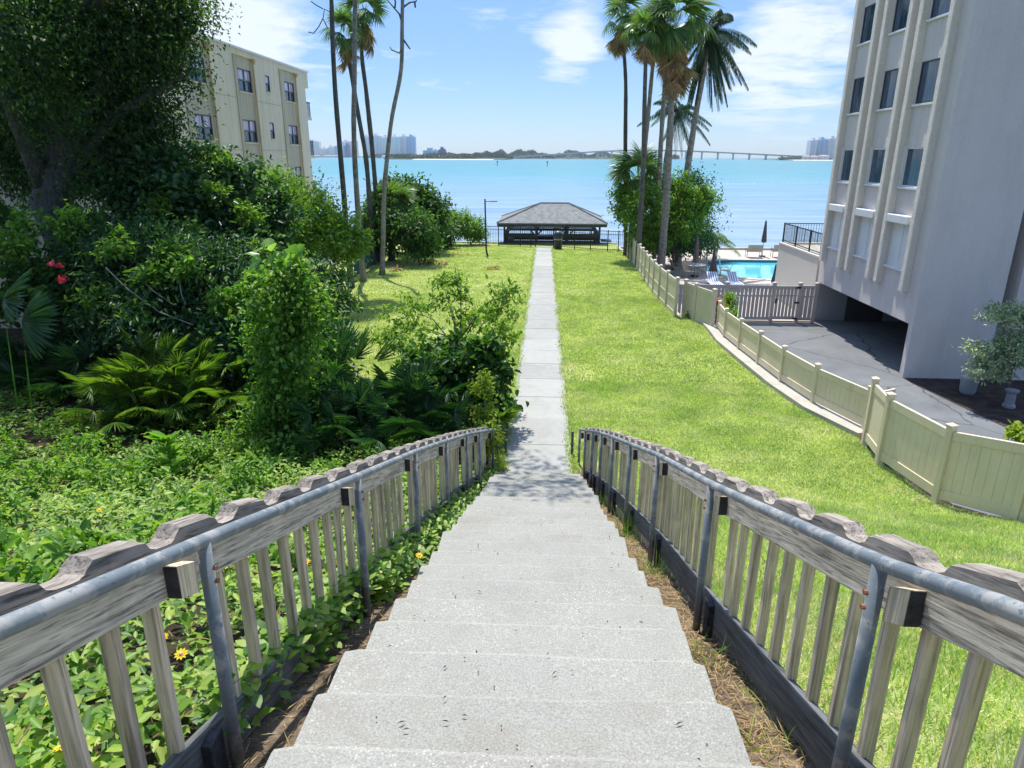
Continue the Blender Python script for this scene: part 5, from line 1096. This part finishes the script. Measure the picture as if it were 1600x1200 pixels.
S = [ # name,label,px blobs,Y base, clumps,per,L,W,mat,seed
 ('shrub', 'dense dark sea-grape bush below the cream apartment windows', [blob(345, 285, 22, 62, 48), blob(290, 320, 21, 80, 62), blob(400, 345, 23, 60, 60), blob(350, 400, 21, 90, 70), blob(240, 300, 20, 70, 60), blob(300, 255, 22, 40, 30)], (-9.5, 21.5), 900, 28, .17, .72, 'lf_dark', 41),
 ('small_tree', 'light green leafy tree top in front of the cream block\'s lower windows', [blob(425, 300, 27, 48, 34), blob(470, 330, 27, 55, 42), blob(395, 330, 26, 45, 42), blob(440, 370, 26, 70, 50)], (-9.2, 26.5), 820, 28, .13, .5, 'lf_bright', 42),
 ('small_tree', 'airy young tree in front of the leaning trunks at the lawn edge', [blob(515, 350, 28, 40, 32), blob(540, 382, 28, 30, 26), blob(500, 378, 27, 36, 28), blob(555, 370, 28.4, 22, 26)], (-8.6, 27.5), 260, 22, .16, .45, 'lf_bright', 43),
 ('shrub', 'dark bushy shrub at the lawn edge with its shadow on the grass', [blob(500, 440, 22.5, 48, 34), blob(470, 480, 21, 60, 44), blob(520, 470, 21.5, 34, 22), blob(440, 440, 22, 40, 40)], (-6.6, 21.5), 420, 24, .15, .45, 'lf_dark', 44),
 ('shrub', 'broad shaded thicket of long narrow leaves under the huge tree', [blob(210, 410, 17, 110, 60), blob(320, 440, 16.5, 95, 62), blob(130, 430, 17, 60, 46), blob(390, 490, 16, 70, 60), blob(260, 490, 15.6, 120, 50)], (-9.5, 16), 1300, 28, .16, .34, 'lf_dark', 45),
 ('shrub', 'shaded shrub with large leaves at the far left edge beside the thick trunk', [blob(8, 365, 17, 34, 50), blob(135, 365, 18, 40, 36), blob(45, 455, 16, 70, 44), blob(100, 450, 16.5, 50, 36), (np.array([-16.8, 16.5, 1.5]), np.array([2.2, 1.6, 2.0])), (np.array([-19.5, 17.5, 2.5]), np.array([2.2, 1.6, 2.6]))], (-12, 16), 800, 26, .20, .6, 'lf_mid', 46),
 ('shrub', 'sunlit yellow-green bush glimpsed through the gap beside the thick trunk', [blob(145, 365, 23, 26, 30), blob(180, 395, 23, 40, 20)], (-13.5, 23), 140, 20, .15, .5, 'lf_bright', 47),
 ('bush', 'open shrub of small glossy leaves in front of the lawn, left of the path', [blob(640, 490, 16.2, 42, 30), blob(700, 470, 15.6, 34, 36), blob(720, 445, 15.6, 22, 20), blob(750, 510, 15.2, 50, 36), blob(795, 485, 14.2, 26, 24), blob(800, 455, 14, 16, 14), blob(770, 470, 14.4, 24, 20), blob(620, 525, 15.6, 42, 22), blob(660, 545, 15.2, 40, 26), blob(690, 440, 15.8, 14, 12), blob(785, 520, 14.8, 34, 28)], (-1.9, 15), 185, 20, .105, .45, 'lf_bright', 48),
 ('bush', 'dense broad-leaved bush at the foot of the steps, spilling towards the path', [blob(705, 590, 14, 84, 50), blob(755, 575, 13.6, 40, 46), blob(690, 640, 13.2, 64, 40), blob(772, 625, 13, 20, 28)], (-1.9, 13.4), 480, 24, .16, .62, 'lf_mid', 49),
 ('bush', 'bright yellow-green creeper climbing over the end of the left railing', [blob(757, 640, 11.9, 13, 40, .16), blob(765, 690, 11.3, 14, 30, .18), blob(752, 605, 12.1, 12, 18, .2)], (-.95, 11.6), 70, 22, .075, .6, 'lf_yel', 50),
 ('bush', 'green hedge bush behind the bare curved trunk, near the green screen', [blob(650, 365, 40, 36, 34), blob(590, 350, 41, 36, 42), blob(640, 345, 43, 28, 26)], (-7.2, 40), 330, 22, .24, .5, 'lf_mid', 51),
 ('small_tree', 'round dark green tree rising behind the far left hedge', [blob(645, 310, 46, 30, 24), blob(665, 335, 46, 34, 34), blob(620, 300, 47, 28, 20)], (-8, 46), 330, 22, .26, .55, 'lf_mid', 52),
 ('bush', 'feathery yellow-green mangrove bush beside the iron fence', [blob(728, 352, 52, 26, 20), blob(705, 350, 52, 20, 18), blob(745, 365, 52.5, 16, 16)], (-6, 54.6), 240, 18, .2, .4, 'lf_bright', 53),
 ('bush', 'low dark bush at the far left corner of the lawn', [blob(690, 368, 49.5, 22, 18), blob(660, 385, 46, 24, 16)], (-7.6, 48.5), 180, 20, .2, .5, 'lf_dark', 54),
 ('small_tree', 'broad bright sea-grape tree behind the palm trunks by the pool', [blob(1010, 325, 42, 36, 34), blob(1060, 315, 43.5, 36, 38), blob(1085, 320, 44, 34, 24), blob(1050, 350, 43, 46, 30), blob(1105, 305, 44, 14, 14), blob(975, 315, 43, 20, 34), blob(1020, 370, 43, 40, 24)], (8.2, 43.5), 900, 24, .15, .62, 'lf_vine', 55),
 ('bush', 'dark evergreen mass shading the trunks beside the pool', [blob(1075, 300, 46, 36, 26), blob(1050, 375, 45, 50, 24), blob(1085, 365, 47, 34, 30)], (9.0, 46), 560, 24, .15, .6, 'lf_dark', 56),
 ('shrub', 'grey-green leafy shrub with spreading arms in front of the tower wall', [blob(1575, 490, 19.5, 40, 12), blob(1560, 560, 19.2, 34, 32), blob(1535, 575, 19, 26, 16), blob(1590, 540, 19.2, 30, 36), blob(1530, 545, 19.2, 18, 10), blob(1605, 510, 19.6, 26, 30)], (13.7, 19.4), 300, 22, .10, .42, 'lf_grey', 57),
 ('shrub', 'small yellow-green plant peeping over the nearest fence rail', [blob(1600, 680, 13, 9, 9)], (9.9, 13), 40, 18, .09, .6, 'lf_yel', 58),
 ('shrub', 'weedy green plant growing at the foot of the taupe slatted fence', [blob(1131, 490, 26.5, 12, 10), blob(1140, 478, 27.5, 8, 20), blob(1148, 500, 26, 8, 8)], (7.2, 26.8), 90, 16, .14, .35, 'lf_bright', 59),
 ('shrub', 'tiny dark weed at the foot of the two stepped tan panels', [blob(1075, 497, 25.4, 9, 6)], (5.3, 25.2), 40, 14, .09, .5, 'lf_mid', 60),
 ('shrub', 'dark mass of leaves behind the vine-covered stump', [blob(360, 560, 14.5, 60, 50), blob(420, 520, 16, 50, 60), blob(520, 530, 16.5, 30, 30), blob(500, 590, 14.6, 50, 50)], (-5, 15), 460, 24, .16, .5, 'lf_dark', 61),
]
for name, label, bl, base, nc, per, L, Wd, mat, seed in S:
    low_ = {'oak_tree': .6}.get(name, .045 if name in ('bush', 'shrub') else .09)
    plant(name, label, 'tree' if 'tree' in name else 'shrub', G(*base), bl, nc, per, L, Wd, mat, seed, low_, sig=.30*min(b[1].min() for b in bl)+.03, shell=.3, six=True, part='foliage' if low_ < .06 else 'crown', stem='stem' if low_ < .06 else 'trunk')
# pale sprigs on the thicket, sunlit flecks put into the leaf colour, and pale bare vine stems trailing through it
for own, mat, pts, sd_ in (('shrub', 'lf_bright', ((330, 300, 20.2, 16), (385, 330, 20.6, 20), (250, 318, 19.2, 18), (300, 365, 19.0, 14), (405, 390, 20.0, 18), (345, 250, 21.4, 14), (280, 270, 20.8, 16)), 401), ('shrub.002', 'lf_vine', ((180, 385, 15.6, 20), (235, 430, 15.0, 16), (300, 420, 15.0, 20), (150, 470, 15.0, 18), (345, 470, 14.9, 20), (270, 395, 15.6, 14), (385, 460, 15, 16), (210, 490, 14.4, 16)), 402), ('shrub.003', 'lf_vine', ((40, 340, 15.8, 22), (110, 350, 16.2, 24), (15, 380, 15.4, 26)), 403)):
    ow = bpy.data.objects.get(own)
    if ow: foliage([blob(px, py, Y, r, r*.8) for px, py, Y, r in pts], 14*len(pts), 20, .15, .5, sd_, .12, .1, .2, True).obj('painted_sunlit_sprigs', mat, ow)
mb = MB()
for pts in (((165, 418, 14.6), (200, 452, 14.4), (248, 487, 14.3), (302, 508, 14.2)), ((208, 424, 14.8), (240, 455, 14.6), (272, 477, 14.5)), ((281, 445, 14.6), (284, 462, 14.5), (290, 476, 14.5))): mb.tube([at(*q) for q in pts], .012, 5)
tag(mb.obj('bare_vine', 'palmbark'), 'thin pale vine stems trailing down through the shaded thicket', 'vine')
# vine-covered stump with round pale leaves on top
t = thing('vine_stump', 'tall leafy column of vines over a dead stump, topped with big pale round leaves', 'vine', G(-4.95, 12.0)); sx = at(440, 560, 12.0)
vb = [blob(442, 470, 12, 36, 56, .42), blob(466, 446, 12, 28, 36, .3), blob(428, 520, 12, 34, 56, .42), blob(452, 560, 12, 32, 56, .42), blob(440, 620, 11.9, 30, 56, .4), blob(430, 680, 11.8, 60, 40, .6), blob(480, 500, 12, 22, 40, .3)]
foliage(vb, 420, 24, .085, .75, 71, .17, .5, .7, True).obj('vine_leaves', 'lf_vine', t)
MB().tube([G(-4.95, 12.0), at(440, 600, 12), at(445, 500, 12), at(450, 430, 12)], [.2, .17, .14, .08], 10).obj('stump', 'bark', t, True)
rng = np.random.default_rng(72); gl = Leaves(); k = 34
pp = np.array([at(px, py, 11.9+.3*q) for px, py, q in zip(440+rng.normal(size=k)*26, 412+rng.normal(size=k)*13, rng.random(k))]); gl.add(pp, rng.normal(size=(k, 3))*(1, 1, .5)+(0.1, -.2, .5), rng.normal(size=(k, 3))*.5+(0, -.7, .6), .20+.1*rng.random(k), .22, .12, .15); gl.obj('round_leaves', 'lf_grape', t)
# palmettos and fan leaves
def palmetto(label, base, n, R, seed, mat='lf_pal', h=(.5, 1.1), nb=22, tilt=.75, droop=.2, wid=.06, spread=2.0, name='palmetto', heads=1, spread_xy=.5):
    t = thing(name, label, 'palmetto', base); rng = np.random.default_rng(seed); a = Leaves()
    for q in range(heads):
        b = np.array(base, float)+np.array([rng.normal()*spread_xy, rng.normal()*spread_xy*.6, 0]) if heads > 1 else np.array(base, float)
        for i in range(n):
            az = rng.random()*2*pi; el = 1.45-tilt*rng.random()**.8*1.4; d = np.array([cos(az)*cos(el), sin(az)*cos(el), sin(el)]); pl = h[0]+(h[1]-h[0])*rng.random(); hub = b+d*pl
            a.add(b[None], d, (0, 0, 1), pl*1.02, .022, 0, 0, False)
            fan(a, rng, hub, d*.7+np.array([0, 0, .05-.25*rng.random()]), R*(.8+.4*rng.random()), nb, spread, droop, wid)
    a.obj('fronds', mat, t); return t
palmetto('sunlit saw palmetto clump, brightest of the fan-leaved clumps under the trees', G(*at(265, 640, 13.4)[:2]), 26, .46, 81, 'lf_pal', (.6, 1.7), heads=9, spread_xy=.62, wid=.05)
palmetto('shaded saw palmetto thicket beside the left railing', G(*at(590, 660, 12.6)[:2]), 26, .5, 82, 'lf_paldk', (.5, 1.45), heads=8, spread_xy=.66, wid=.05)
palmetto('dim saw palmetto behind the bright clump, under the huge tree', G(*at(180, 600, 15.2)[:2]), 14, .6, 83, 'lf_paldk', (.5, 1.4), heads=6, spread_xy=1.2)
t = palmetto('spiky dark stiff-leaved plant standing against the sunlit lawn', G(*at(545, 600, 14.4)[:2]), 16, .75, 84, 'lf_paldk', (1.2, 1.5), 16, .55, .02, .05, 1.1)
# large single fan fronds at the far left
for (px, py, Y, dx, dz, R, lab, sd_) in ((34, 502, 11.5, 1.0, .10, .76, 'large stiff fan leaf, lower of two at the left edge', 85), (4, 468, 11.8, .85, .55, .74, 'large fan leaf, upper of two at the left edge', 86)):
    h_ = at(px, py, Y); b0 = G(h_[0]-.7, Y+.5); t = thing('fan_leaf_plant', lab, 'palmetto', b0); a = Leaves(); rng = np.random.default_rng(sd_)
    a.add(np.array(b0)[None], h_-np.array(b0), (0, 0, 1), np.linalg.norm(h_-np.array(b0)), .03, 0, 0, False); fan(a, rng, h_, (dx, -.3, dz), R, 34, 1.45, .06, .085, (0, -.75, .6)); a.obj('frond', 'lf_paldk', t)
t = thing('palmetto', 'single upright fan leaf beside the path at the end of the left railing', 'palmetto', G(-.75, 12.6)); a = Leaves(); rng = np.random.default_rng(87)
for d in ((.5, -.3, 1), (.1, -.5, .9), (.8, .1, .6)): fan(a, rng, at(778, 655, 12.6), d, .5, 14, .8, .15, .07)
a.obj('fronds', 'lf_pal', t)
# areca by the pool
t = thing('areca_palm', 'yellow-green arching feather palm clump beside the pool', 'palm', (11.0, 48.5, -1.35)); a = Leaves(); rng = np.random.default_rng(88)
for c in ((1095, 380), (1120, 380), (1110, 372)):
    for i in range(16):
        az = rng.random()*2*pi; el = .25+1.1*rng.random(); feather(a, rng, at(*c, 48.5), (cos(az)*cos(el), sin(az)*cos(el), sin(el)), 1.75, .75, 20, .3, .35)
a.obj('fronds', 'lf_areca', t); m_ = MB()
for c in ((1095, 395), (1105, 395), (1120, 395)): q = at(*c, 48.5); m_.tube([(q[0], q[1], -1.4), q+np.array([0, 0, 1.0])], .05, 7)
m_.obj('canes', 'palmbark', t)
# bromeliad
t = thing('bromeliad', 'crimson rosette plant where the low driveway fence begins', 'flower', at(1118, 482, 24.3)); t_ = at(1118, 476, 24.3); ORIG[t.name] = tuple(t.location); a = Leaves(); rng = np.random.default_rng(89); k = 46
d = rng.normal(size=(k, 3)); d[:, 2] = np.abs(d[:, 2])+.2; a.add(np.repeat(t_[None], k, 0)+rng.normal(size=(k, 3))*.05, d, (0, 0, 1), .34, .07, .3, .4); a.obj('petals', 'red', t)
a = Leaves(); k = 26; d = rng.normal(size=(k, 3)); d[:, 2] = np.abs(d[:, 2])*.6-.2; a.add(np.repeat(at(1122, 490, 24.3)[None], k, 0), d, (0, 0, 1), .4, .06, .3, .4); a.obj('leaves', 'lf_yel', t)
m_ = MB(); q = at(1120, 490, 24.3); m_.tube([(q[0], q[1], -1.4), q, t_], .03, 6); m_.obj('stem', 'bark', t)
# red leaves in the shade
for (px, py, lab) in ((86, 410, 'upper bright red leaf cluster in the shade by the thick trunk'), (95, 438, 'lower bright red leaf cluster in the shade by the thick trunk')):
    a = Leaves(); rng = np.random.default_rng(py); k = 7; a.add(np.repeat(at(px, py, 14.6)[None], k, 0)+rng.normal(size=(k, 3))*.05, rng.normal(size=(k, 3)), (0, -1, .3), .14, .09, .2, .2); tag(a.obj('red_leaf_cluster', 'red'), lab, 'leaves')
# sapling in the ground cover
sb = at(272, 770, 8.55); g = G(sb[0], sb[1]); t = thing('sapling', 'bright round-leaved sapling standing out of the ground cover', 'sapling', g); tp = np.array(g)+(0.03, 0, 1.02)
MB().tube([g, np.array(g)+(.02, 0, .5), tp], [.016, .012, .007], 6).obj('stem', 'bark', t)
a = Leaves(); rng = np.random.default_rng(90); k = 46; z = .42+.62*rng.random(k)**.7; az = np.arange(k)*2.4+rng.normal(size=k)*.3
a.add(np.c_[g[0]+.02+rng.normal(size=k)*.02, g[1]+rng.normal(size=k)*.02, g[2]+z], np.c_[np.cos(az), np.sin(az), .35+1.1*(z-.42)+.3*rng.random(k)], (0, 0, 1), .23*(.8+.4*rng.random(k)), .125, .18, .2); a.obj('leaves', 'lf_sap', t)
# pots under the grey shrub
t = thing('stone_urn', 'pale stone pedestal urn under the grey-green shrub', 'urn', (13.55, 19.2, DZ)); MB().lathe((13.55, 19.2, DZ), [(.17, 0), (.17, .08), (.13, .1), (.12, .42), (.17, .46), (.19, .52), (.15, .54)], 8).obj('pedestal', 'urn', t, False)
t = thing('stone_urn', 'darker squat plant pot behind the pale pedestal urn', 'urn', (13.0, 20.3, DZ)); MB().lathe((13.0, 20.3, DZ), [(.16, 0), (.22, .1), (.24, .5), (.26, .55), (.2, .56)], 14).obj('pot', 'carport', t, True)

# ================================================================== GROUND COVER AND GRASS
rng = np.random.default_rng(200); acc = Leaves()
def cover(n, ya, yb, hmax, L, per, seed, xlim=None):
    rg = np.random.default_rng(seed); y = ya+(yb-ya)*rg.random(n); xm = -1.22; xl = np.maximum(-(y*1.05+2.0), -13) if xlim is None else xlim
    x = xm+(xl-xm)*rg.random(n)
    # hummocks: the mat of stems rises and falls and leaves gaps
    f = .5+.5*np.sin(x*1.9+np.sin(y*1.3)*1.5)*np.cos(y*2.3+np.sin(x*1.1)); f2 = .5+.5*np.sin(x*5.1+y*3.3)*np.cos(y*4.7-x*2.2)
    keep = rg.random(n) < .05+.95*f**.8*(.15+.85*f2)+.08
    x, y, f = x[keep], y[keep], f[keep]; n = len(x)
    z = np.array([gz(a, b) for a, b in zip(x, y)])+hmax*(.25+.75*f)*(.35+.65*rg.random(n))
    k = n*per; X = np.repeat(np.c_[x, y, z], per, 0)+rg.normal(size=(k, 3))*(.035, .035, .02); lev = np.tile(np.arange(per)//2, n)
    X[:, 2] -= lev*.028; az = np.repeat(rg.random(n)*6.28, per)+np.tile((np.arange(per) % 2)*pi+(np.arange(per)//2)*pi/2, n)+rg.normal(size=k)*.25
    el = .55-.22*lev+rg.normal(size=k)*.25; d = np.c_[np.cos(az)*np.cos(el), np.sin(az)*np.cos(el), np.sin(el)]
    sc_ = np.repeat(.7+.6*rg.random(n), per)*(.65+.16*lev)
    acc.add(X, d, (0, 0, 1), L*sc_*(.85+.3*rg.random(k)), L*.52*sc_, .16, .22, True)
cover(2100, .3, 4.2, .50, .075, 8, 201); cover(4700, 3.8, 8.2, .62, .085, 8, 202); cover(4800, 7.6, 11.5, .6, .10, 7, 203); cover(3600, 10.8, 15.0, .5, .13, 6, 204)
# low fringe creeping through the railing towards the steps
rg = np.random.default_rng(210); n = 1500; y = 1.6+9.4*rg.random(n)**.85; x = -1.22+(.12+.40*((y-2)/9)**1.2)*rg.random(n)**1.4*np.where(y > 4.0, 1.15, .75); z = np.array([gz(a, b) for a, b in zip(x, y)])+.05+.28*rg.random(n)*np.clip((-x-.72)/.4, .25, 1)
k = n*6; az = rg.random(k)*6.28; el = .3+rg.normal(size=k)*.35; acc.add(np.repeat(np.c_[x, y, z], 6, 0)+rg.normal(size=(k, 3))*.03, np.c_[np.cos(az)*np.cos(el), np.sin(az)*np.cos(el), np.sin(el)], (0, 0, 1), .072*(.7+.6*rg.random(k)), .042, .16, .25, True)
tag(acc.obj('ground_cover', 'lf_cover'), 'leafy creeping ground cover over the slope left of the steps', 'ground cover', None, 'stuff')
# darker mixed weeds rising out of the cover
rg = np.random.default_rng(215); wb = []
for i in range(95):
    y = 1.5+10.5*rg.random()**.8; x = -1.5-(y*.95+1.2)*rg.random()**.9; r = .16+.26*rg.random(); wb.append((np.array([x, y, gz(x, y)+.25+.30*rg.random()]), np.array([r, r, r*.75])))
tag(foliage(wb, 1500, 14, .085, .5, 216, .06, .1, .3, True).obj('mixed_weeds', 'lf_vine'), 'darker mixed weeds in mounds among the creeping ground cover', 'weeds', None, 'stuff')
# dead stems in the cover
mb = MB(); rg = np.random.default_rng(211)
for i in range(420):
    y = .5+9*rg.random()**1.3; x = -1.2-(y*.8+1)*rg.random(); z = gz(x, y)+.06+.22*rg.random(); a = rg.random()*6.28; l = .15+.3*rg.random(); e = (x+cos(a)*l, y+sin(a)*l, z+rg.normal()*.08); m_ = (x+cos(a)*l*.5, y+sin(a)*l*.5, z+.05)
    mb.tube([(x, y, z), m_, e], [.004, .0035, .002], 4, False)
tag(mb.obj('dry_stems', 'straw'), 'tangled dry stems lying between the ground cover leaves', 'stems', None, 'stuff')
# yellow daisies
proto = None
for i, (px, py) in enumerate(((156, 650), (155, 797), (232, 650), (325, 772), (98, 1168), (82, 1095), (255, 997), (283, 1022), (350, 885), (512, 800), (100, 800), (62, 690), (250, 870), (478, 878), (655, 868), (20, 920))):
    d = ray(px, py); Yv = 1.0
    for q in np.arange(1.0, 16, .02):
        p = CAM+d*(q/d[1])
        if p[2] < gz(p[0], p[1])+.42: break
    if proto is None:
        a = Leaves(); az = np.arange(10)*2*pi/10; a.add(np.zeros((10, 3)), np.c_[np.cos(az), np.sin(az), .25+0*az], (0, 0, 1), .030, .014, .1, .2)
        proto = thing('daisy', 'small yellow daisy dotted in the ground cover', 'flower', (0, 0, 0), 'yellow daisies in the ground cover'); a.obj('petals', 'flower', proto); MB().lathe((0, 0, .002), [(.008, 0), (.009, .004), (.004, .008)], 8).obj('flower_head', 'downpipe', proto); fl = proto
    else: fl = copy_tree(proto, (0, 0, 0))
    fl.location = tuple(map(float, p)); fl.rotation_euler = (.3, -.2, i); fl.scale = (.95,)*3
# lawn blades
acc = Leaves()
def blades(n, ya, yb, xa, xb, h, w, seed, skip=True):
    rg = np.random.default_rng(seed); y = ya+(yb-ya)*rg.random(n); F = np.array([fx(v) for v in y]); lo = (np.array([bedx(v) for v in y]) if xa == 'bed' else np.full(n, xa)) if xa is not None else np.full(n, 0.72)
    hi = np.minimum(F-.02, xb); x = lo+(hi-lo)*rg.random(n); dens = .5+.5*np.sin(x*2.1+np.sin(y*1.7))*np.sin(y*1.3+x*.6)+.3*rg.normal(size=n); keep = (dens > -.02) & (hi > lo) & ~((np.abs(x) < .70) & (y > 11)) & ~((np.abs(x) < 1.2) & (y < 11.8))
    x, y = x[keep], y[keep]; n = len(x); z = np.array([gz(a, b) for a, b in zip(x, y)])-.005
    d = rg.normal(size=(n, 3))*(.5, .5, .15)+(0, 0, 1.0); hh = h*(.55+.8*rg.random(n)); acc.add(np.c_[x, y, z], d, rg.normal(size=(n, 3)), hh, w, 0, .35, False)
blades(80000, .6, 5.0, 1.22, 6, .075, .0075, 301); blades(110000, 4.5, 9.5, 1.2, 9, .075, .010, 302); blades(110000, 9, 17, None, 7, .060, .014, 303); blades(80000, 16, 30, None, 7, .055, .024, 304); blades(50000, 29, 50, None, 6, .05, .045, 305)
blades(70000, 12.8, 30, 'bed', -.70, .055, .024, 306); blades(50000, 29, 51, -9.5, -.7, .05, .045, 307)
# untidy fringe creeping over the path edges
rg = np.random.default_rng(312); n = 15000; y = 11.2+39*rg.random(n)**1.5; sd_ = np.where(rg.random(n) < .5, -1, 1); x = np.where(sd_ > 0, .645, -.63)+sd_*(.05*rg.normal(size=n)+.03*np.sin(y*2.3+sd_)); z = np.array([lawn_z(v) for v in y])+.005
acc.add(np.c_[x, y, z], rg.normal(size=(n, 3))*(.6, .6, .15)+np.c_[-sd_*.4, 0*x, 1+0*x], rg.normal(size=(n, 3)), .075*(.6+.7*rg.random(n)), .010+.0006*y, 0, .2, False)
tag(acc.obj('grass', 'grass'), 'short bright green lawn grass with dry blades', 'grass', None, 'stuff')
acc = Leaves(); rg = np.random.default_rng(311); n = 26000; y = .8+9*rg.random(n)**1.2; x = 1.22+5.2*rg.random(n); z = np.array([gz(a, b) for a, b in zip(x, y)])+.012+.02*rg.random(n); kp = (x < np.array([fx(v) for v in y])-.1) & (np.sin(x*3.1+y*1.7)+np.sin(y*2.9-x)+.9*rg.normal(size=n) > .2)
x, y, z = x[kp], y[kp], z[kp]; n = len(x); acc.add(np.c_[x, y, z], rg.normal(size=(n, 3))*(1, 1, .3), (0, 0, 1), .06*(.5+rg.random(n)), .006, 0, .1, False); tag(acc.obj('lawn_thatch', 'straw'), 'dead straw-coloured thatch showing through the near lawn', 'grass', None, 'stuff')
# straw between steps and railings
acc = Leaves(); rg = np.random.default_rng(310); n = 9000; y = .6+10.8*rg.random(n); s_ = np.where(rg.random(n) < .72, 1, -1); x = s_*(.76+.40*rg.random(n)); z = np.array([gz(a, b) for a, b in zip(x, y)])+.045+.02*rg.random(n)
acc.add(np.c_[x, y, z], rg.normal(size=(n, 3))*(1, 1, .22), (0, 0, 1), .07*(.5+rg.random(n)), .005, 0, .1, False); tag(acc.obj('straw_litter', 'straw'), 'dry straw and needles in the gap between steps and railings', 'litter', None, 'stuff')
for i, (x, y, k, L, lab) in enumerate(((1.0, 6.6, 70, .42, 'tall grass tuft growing through the lawn-side railing, farther one'), (1.03, 5.0, 46, .34, 'grass tuft at the base board of the lawn-side railing, middle one'), (.98, 3.1, 26, .30, 'thin grass tuft beside the steps near the second lawn-side post'), (1.0, 2.2, 20, .26, 'sparse yellow-green tuft beside the nearest steps'), (.95, 8.9, 40, .36, 'leafy weed tuft at the lower part of the lawn-side railing'))):
    a = Leaves(); d = rg.normal(size=(k, 3))*(.6, .6, .2)+(-.15, 0, .9); z = gz(x, y)
    a.add(np.c_[x+rg.normal(size=k)*.06, y+rg.normal(size=k)*.09, np.full(k, z)], d, rg.normal(size=(k, 3)), L*(.5+.7*rg.random(k)), .006, .2, .55, True); tag(a.obj('grass_tuft', 'lf_bright' if i != 3 else 'lf_yel'), lab, 'grass tuft')
# leaf crumbs on the steps
acc = Leaves(); n = 240; rg = np.random.default_rng(320); y = 1.2+10*rg.random(n); kk = np.ceil((y-2.10)/.4105); z = STAIR*(11.3-(2.10+.4105*kk))+.016; acc.add(np.c_[-.72+1.44*rg.random(n), y, z], rg.normal(size=(n, 3))*(1, 1, .1), (0, 0, 1), .012+.03*rg.random(n)**3, .007, .2, .2, False); tag(acc.obj('leaf_litter', 'bed'), 'dark crumbs and twigs scattered on the concrete steps', 'litter', None, 'stuff')

# ================================================================== AIR
hm = bpy.data.materials.new('haze'); hm.use_nodes = True; t_ = hm.node_tree; t_.nodes.clear(); ho = t_.nodes.new('ShaderNodeOutputMaterial'); pv = t_.nodes.new('ShaderNodeVolumePrincipled')
pv.inputs['Color'].default_value = (0.86, 0.92, 1.0, 1); pv.inputs['Density'].default_value = 0.00008; pv.inputs['Anisotropy'].default_value = 0.2
t_.links.new(pv.outputs[0], ho.inputs['Volume']); MT['haze'] = hm
tag(MB().box(-6100, 6100, -120, 6100, -6, 130).obj('haze', 'haze'), 'pale blue sea haze over the bay', 'haze', None, 'stuff')
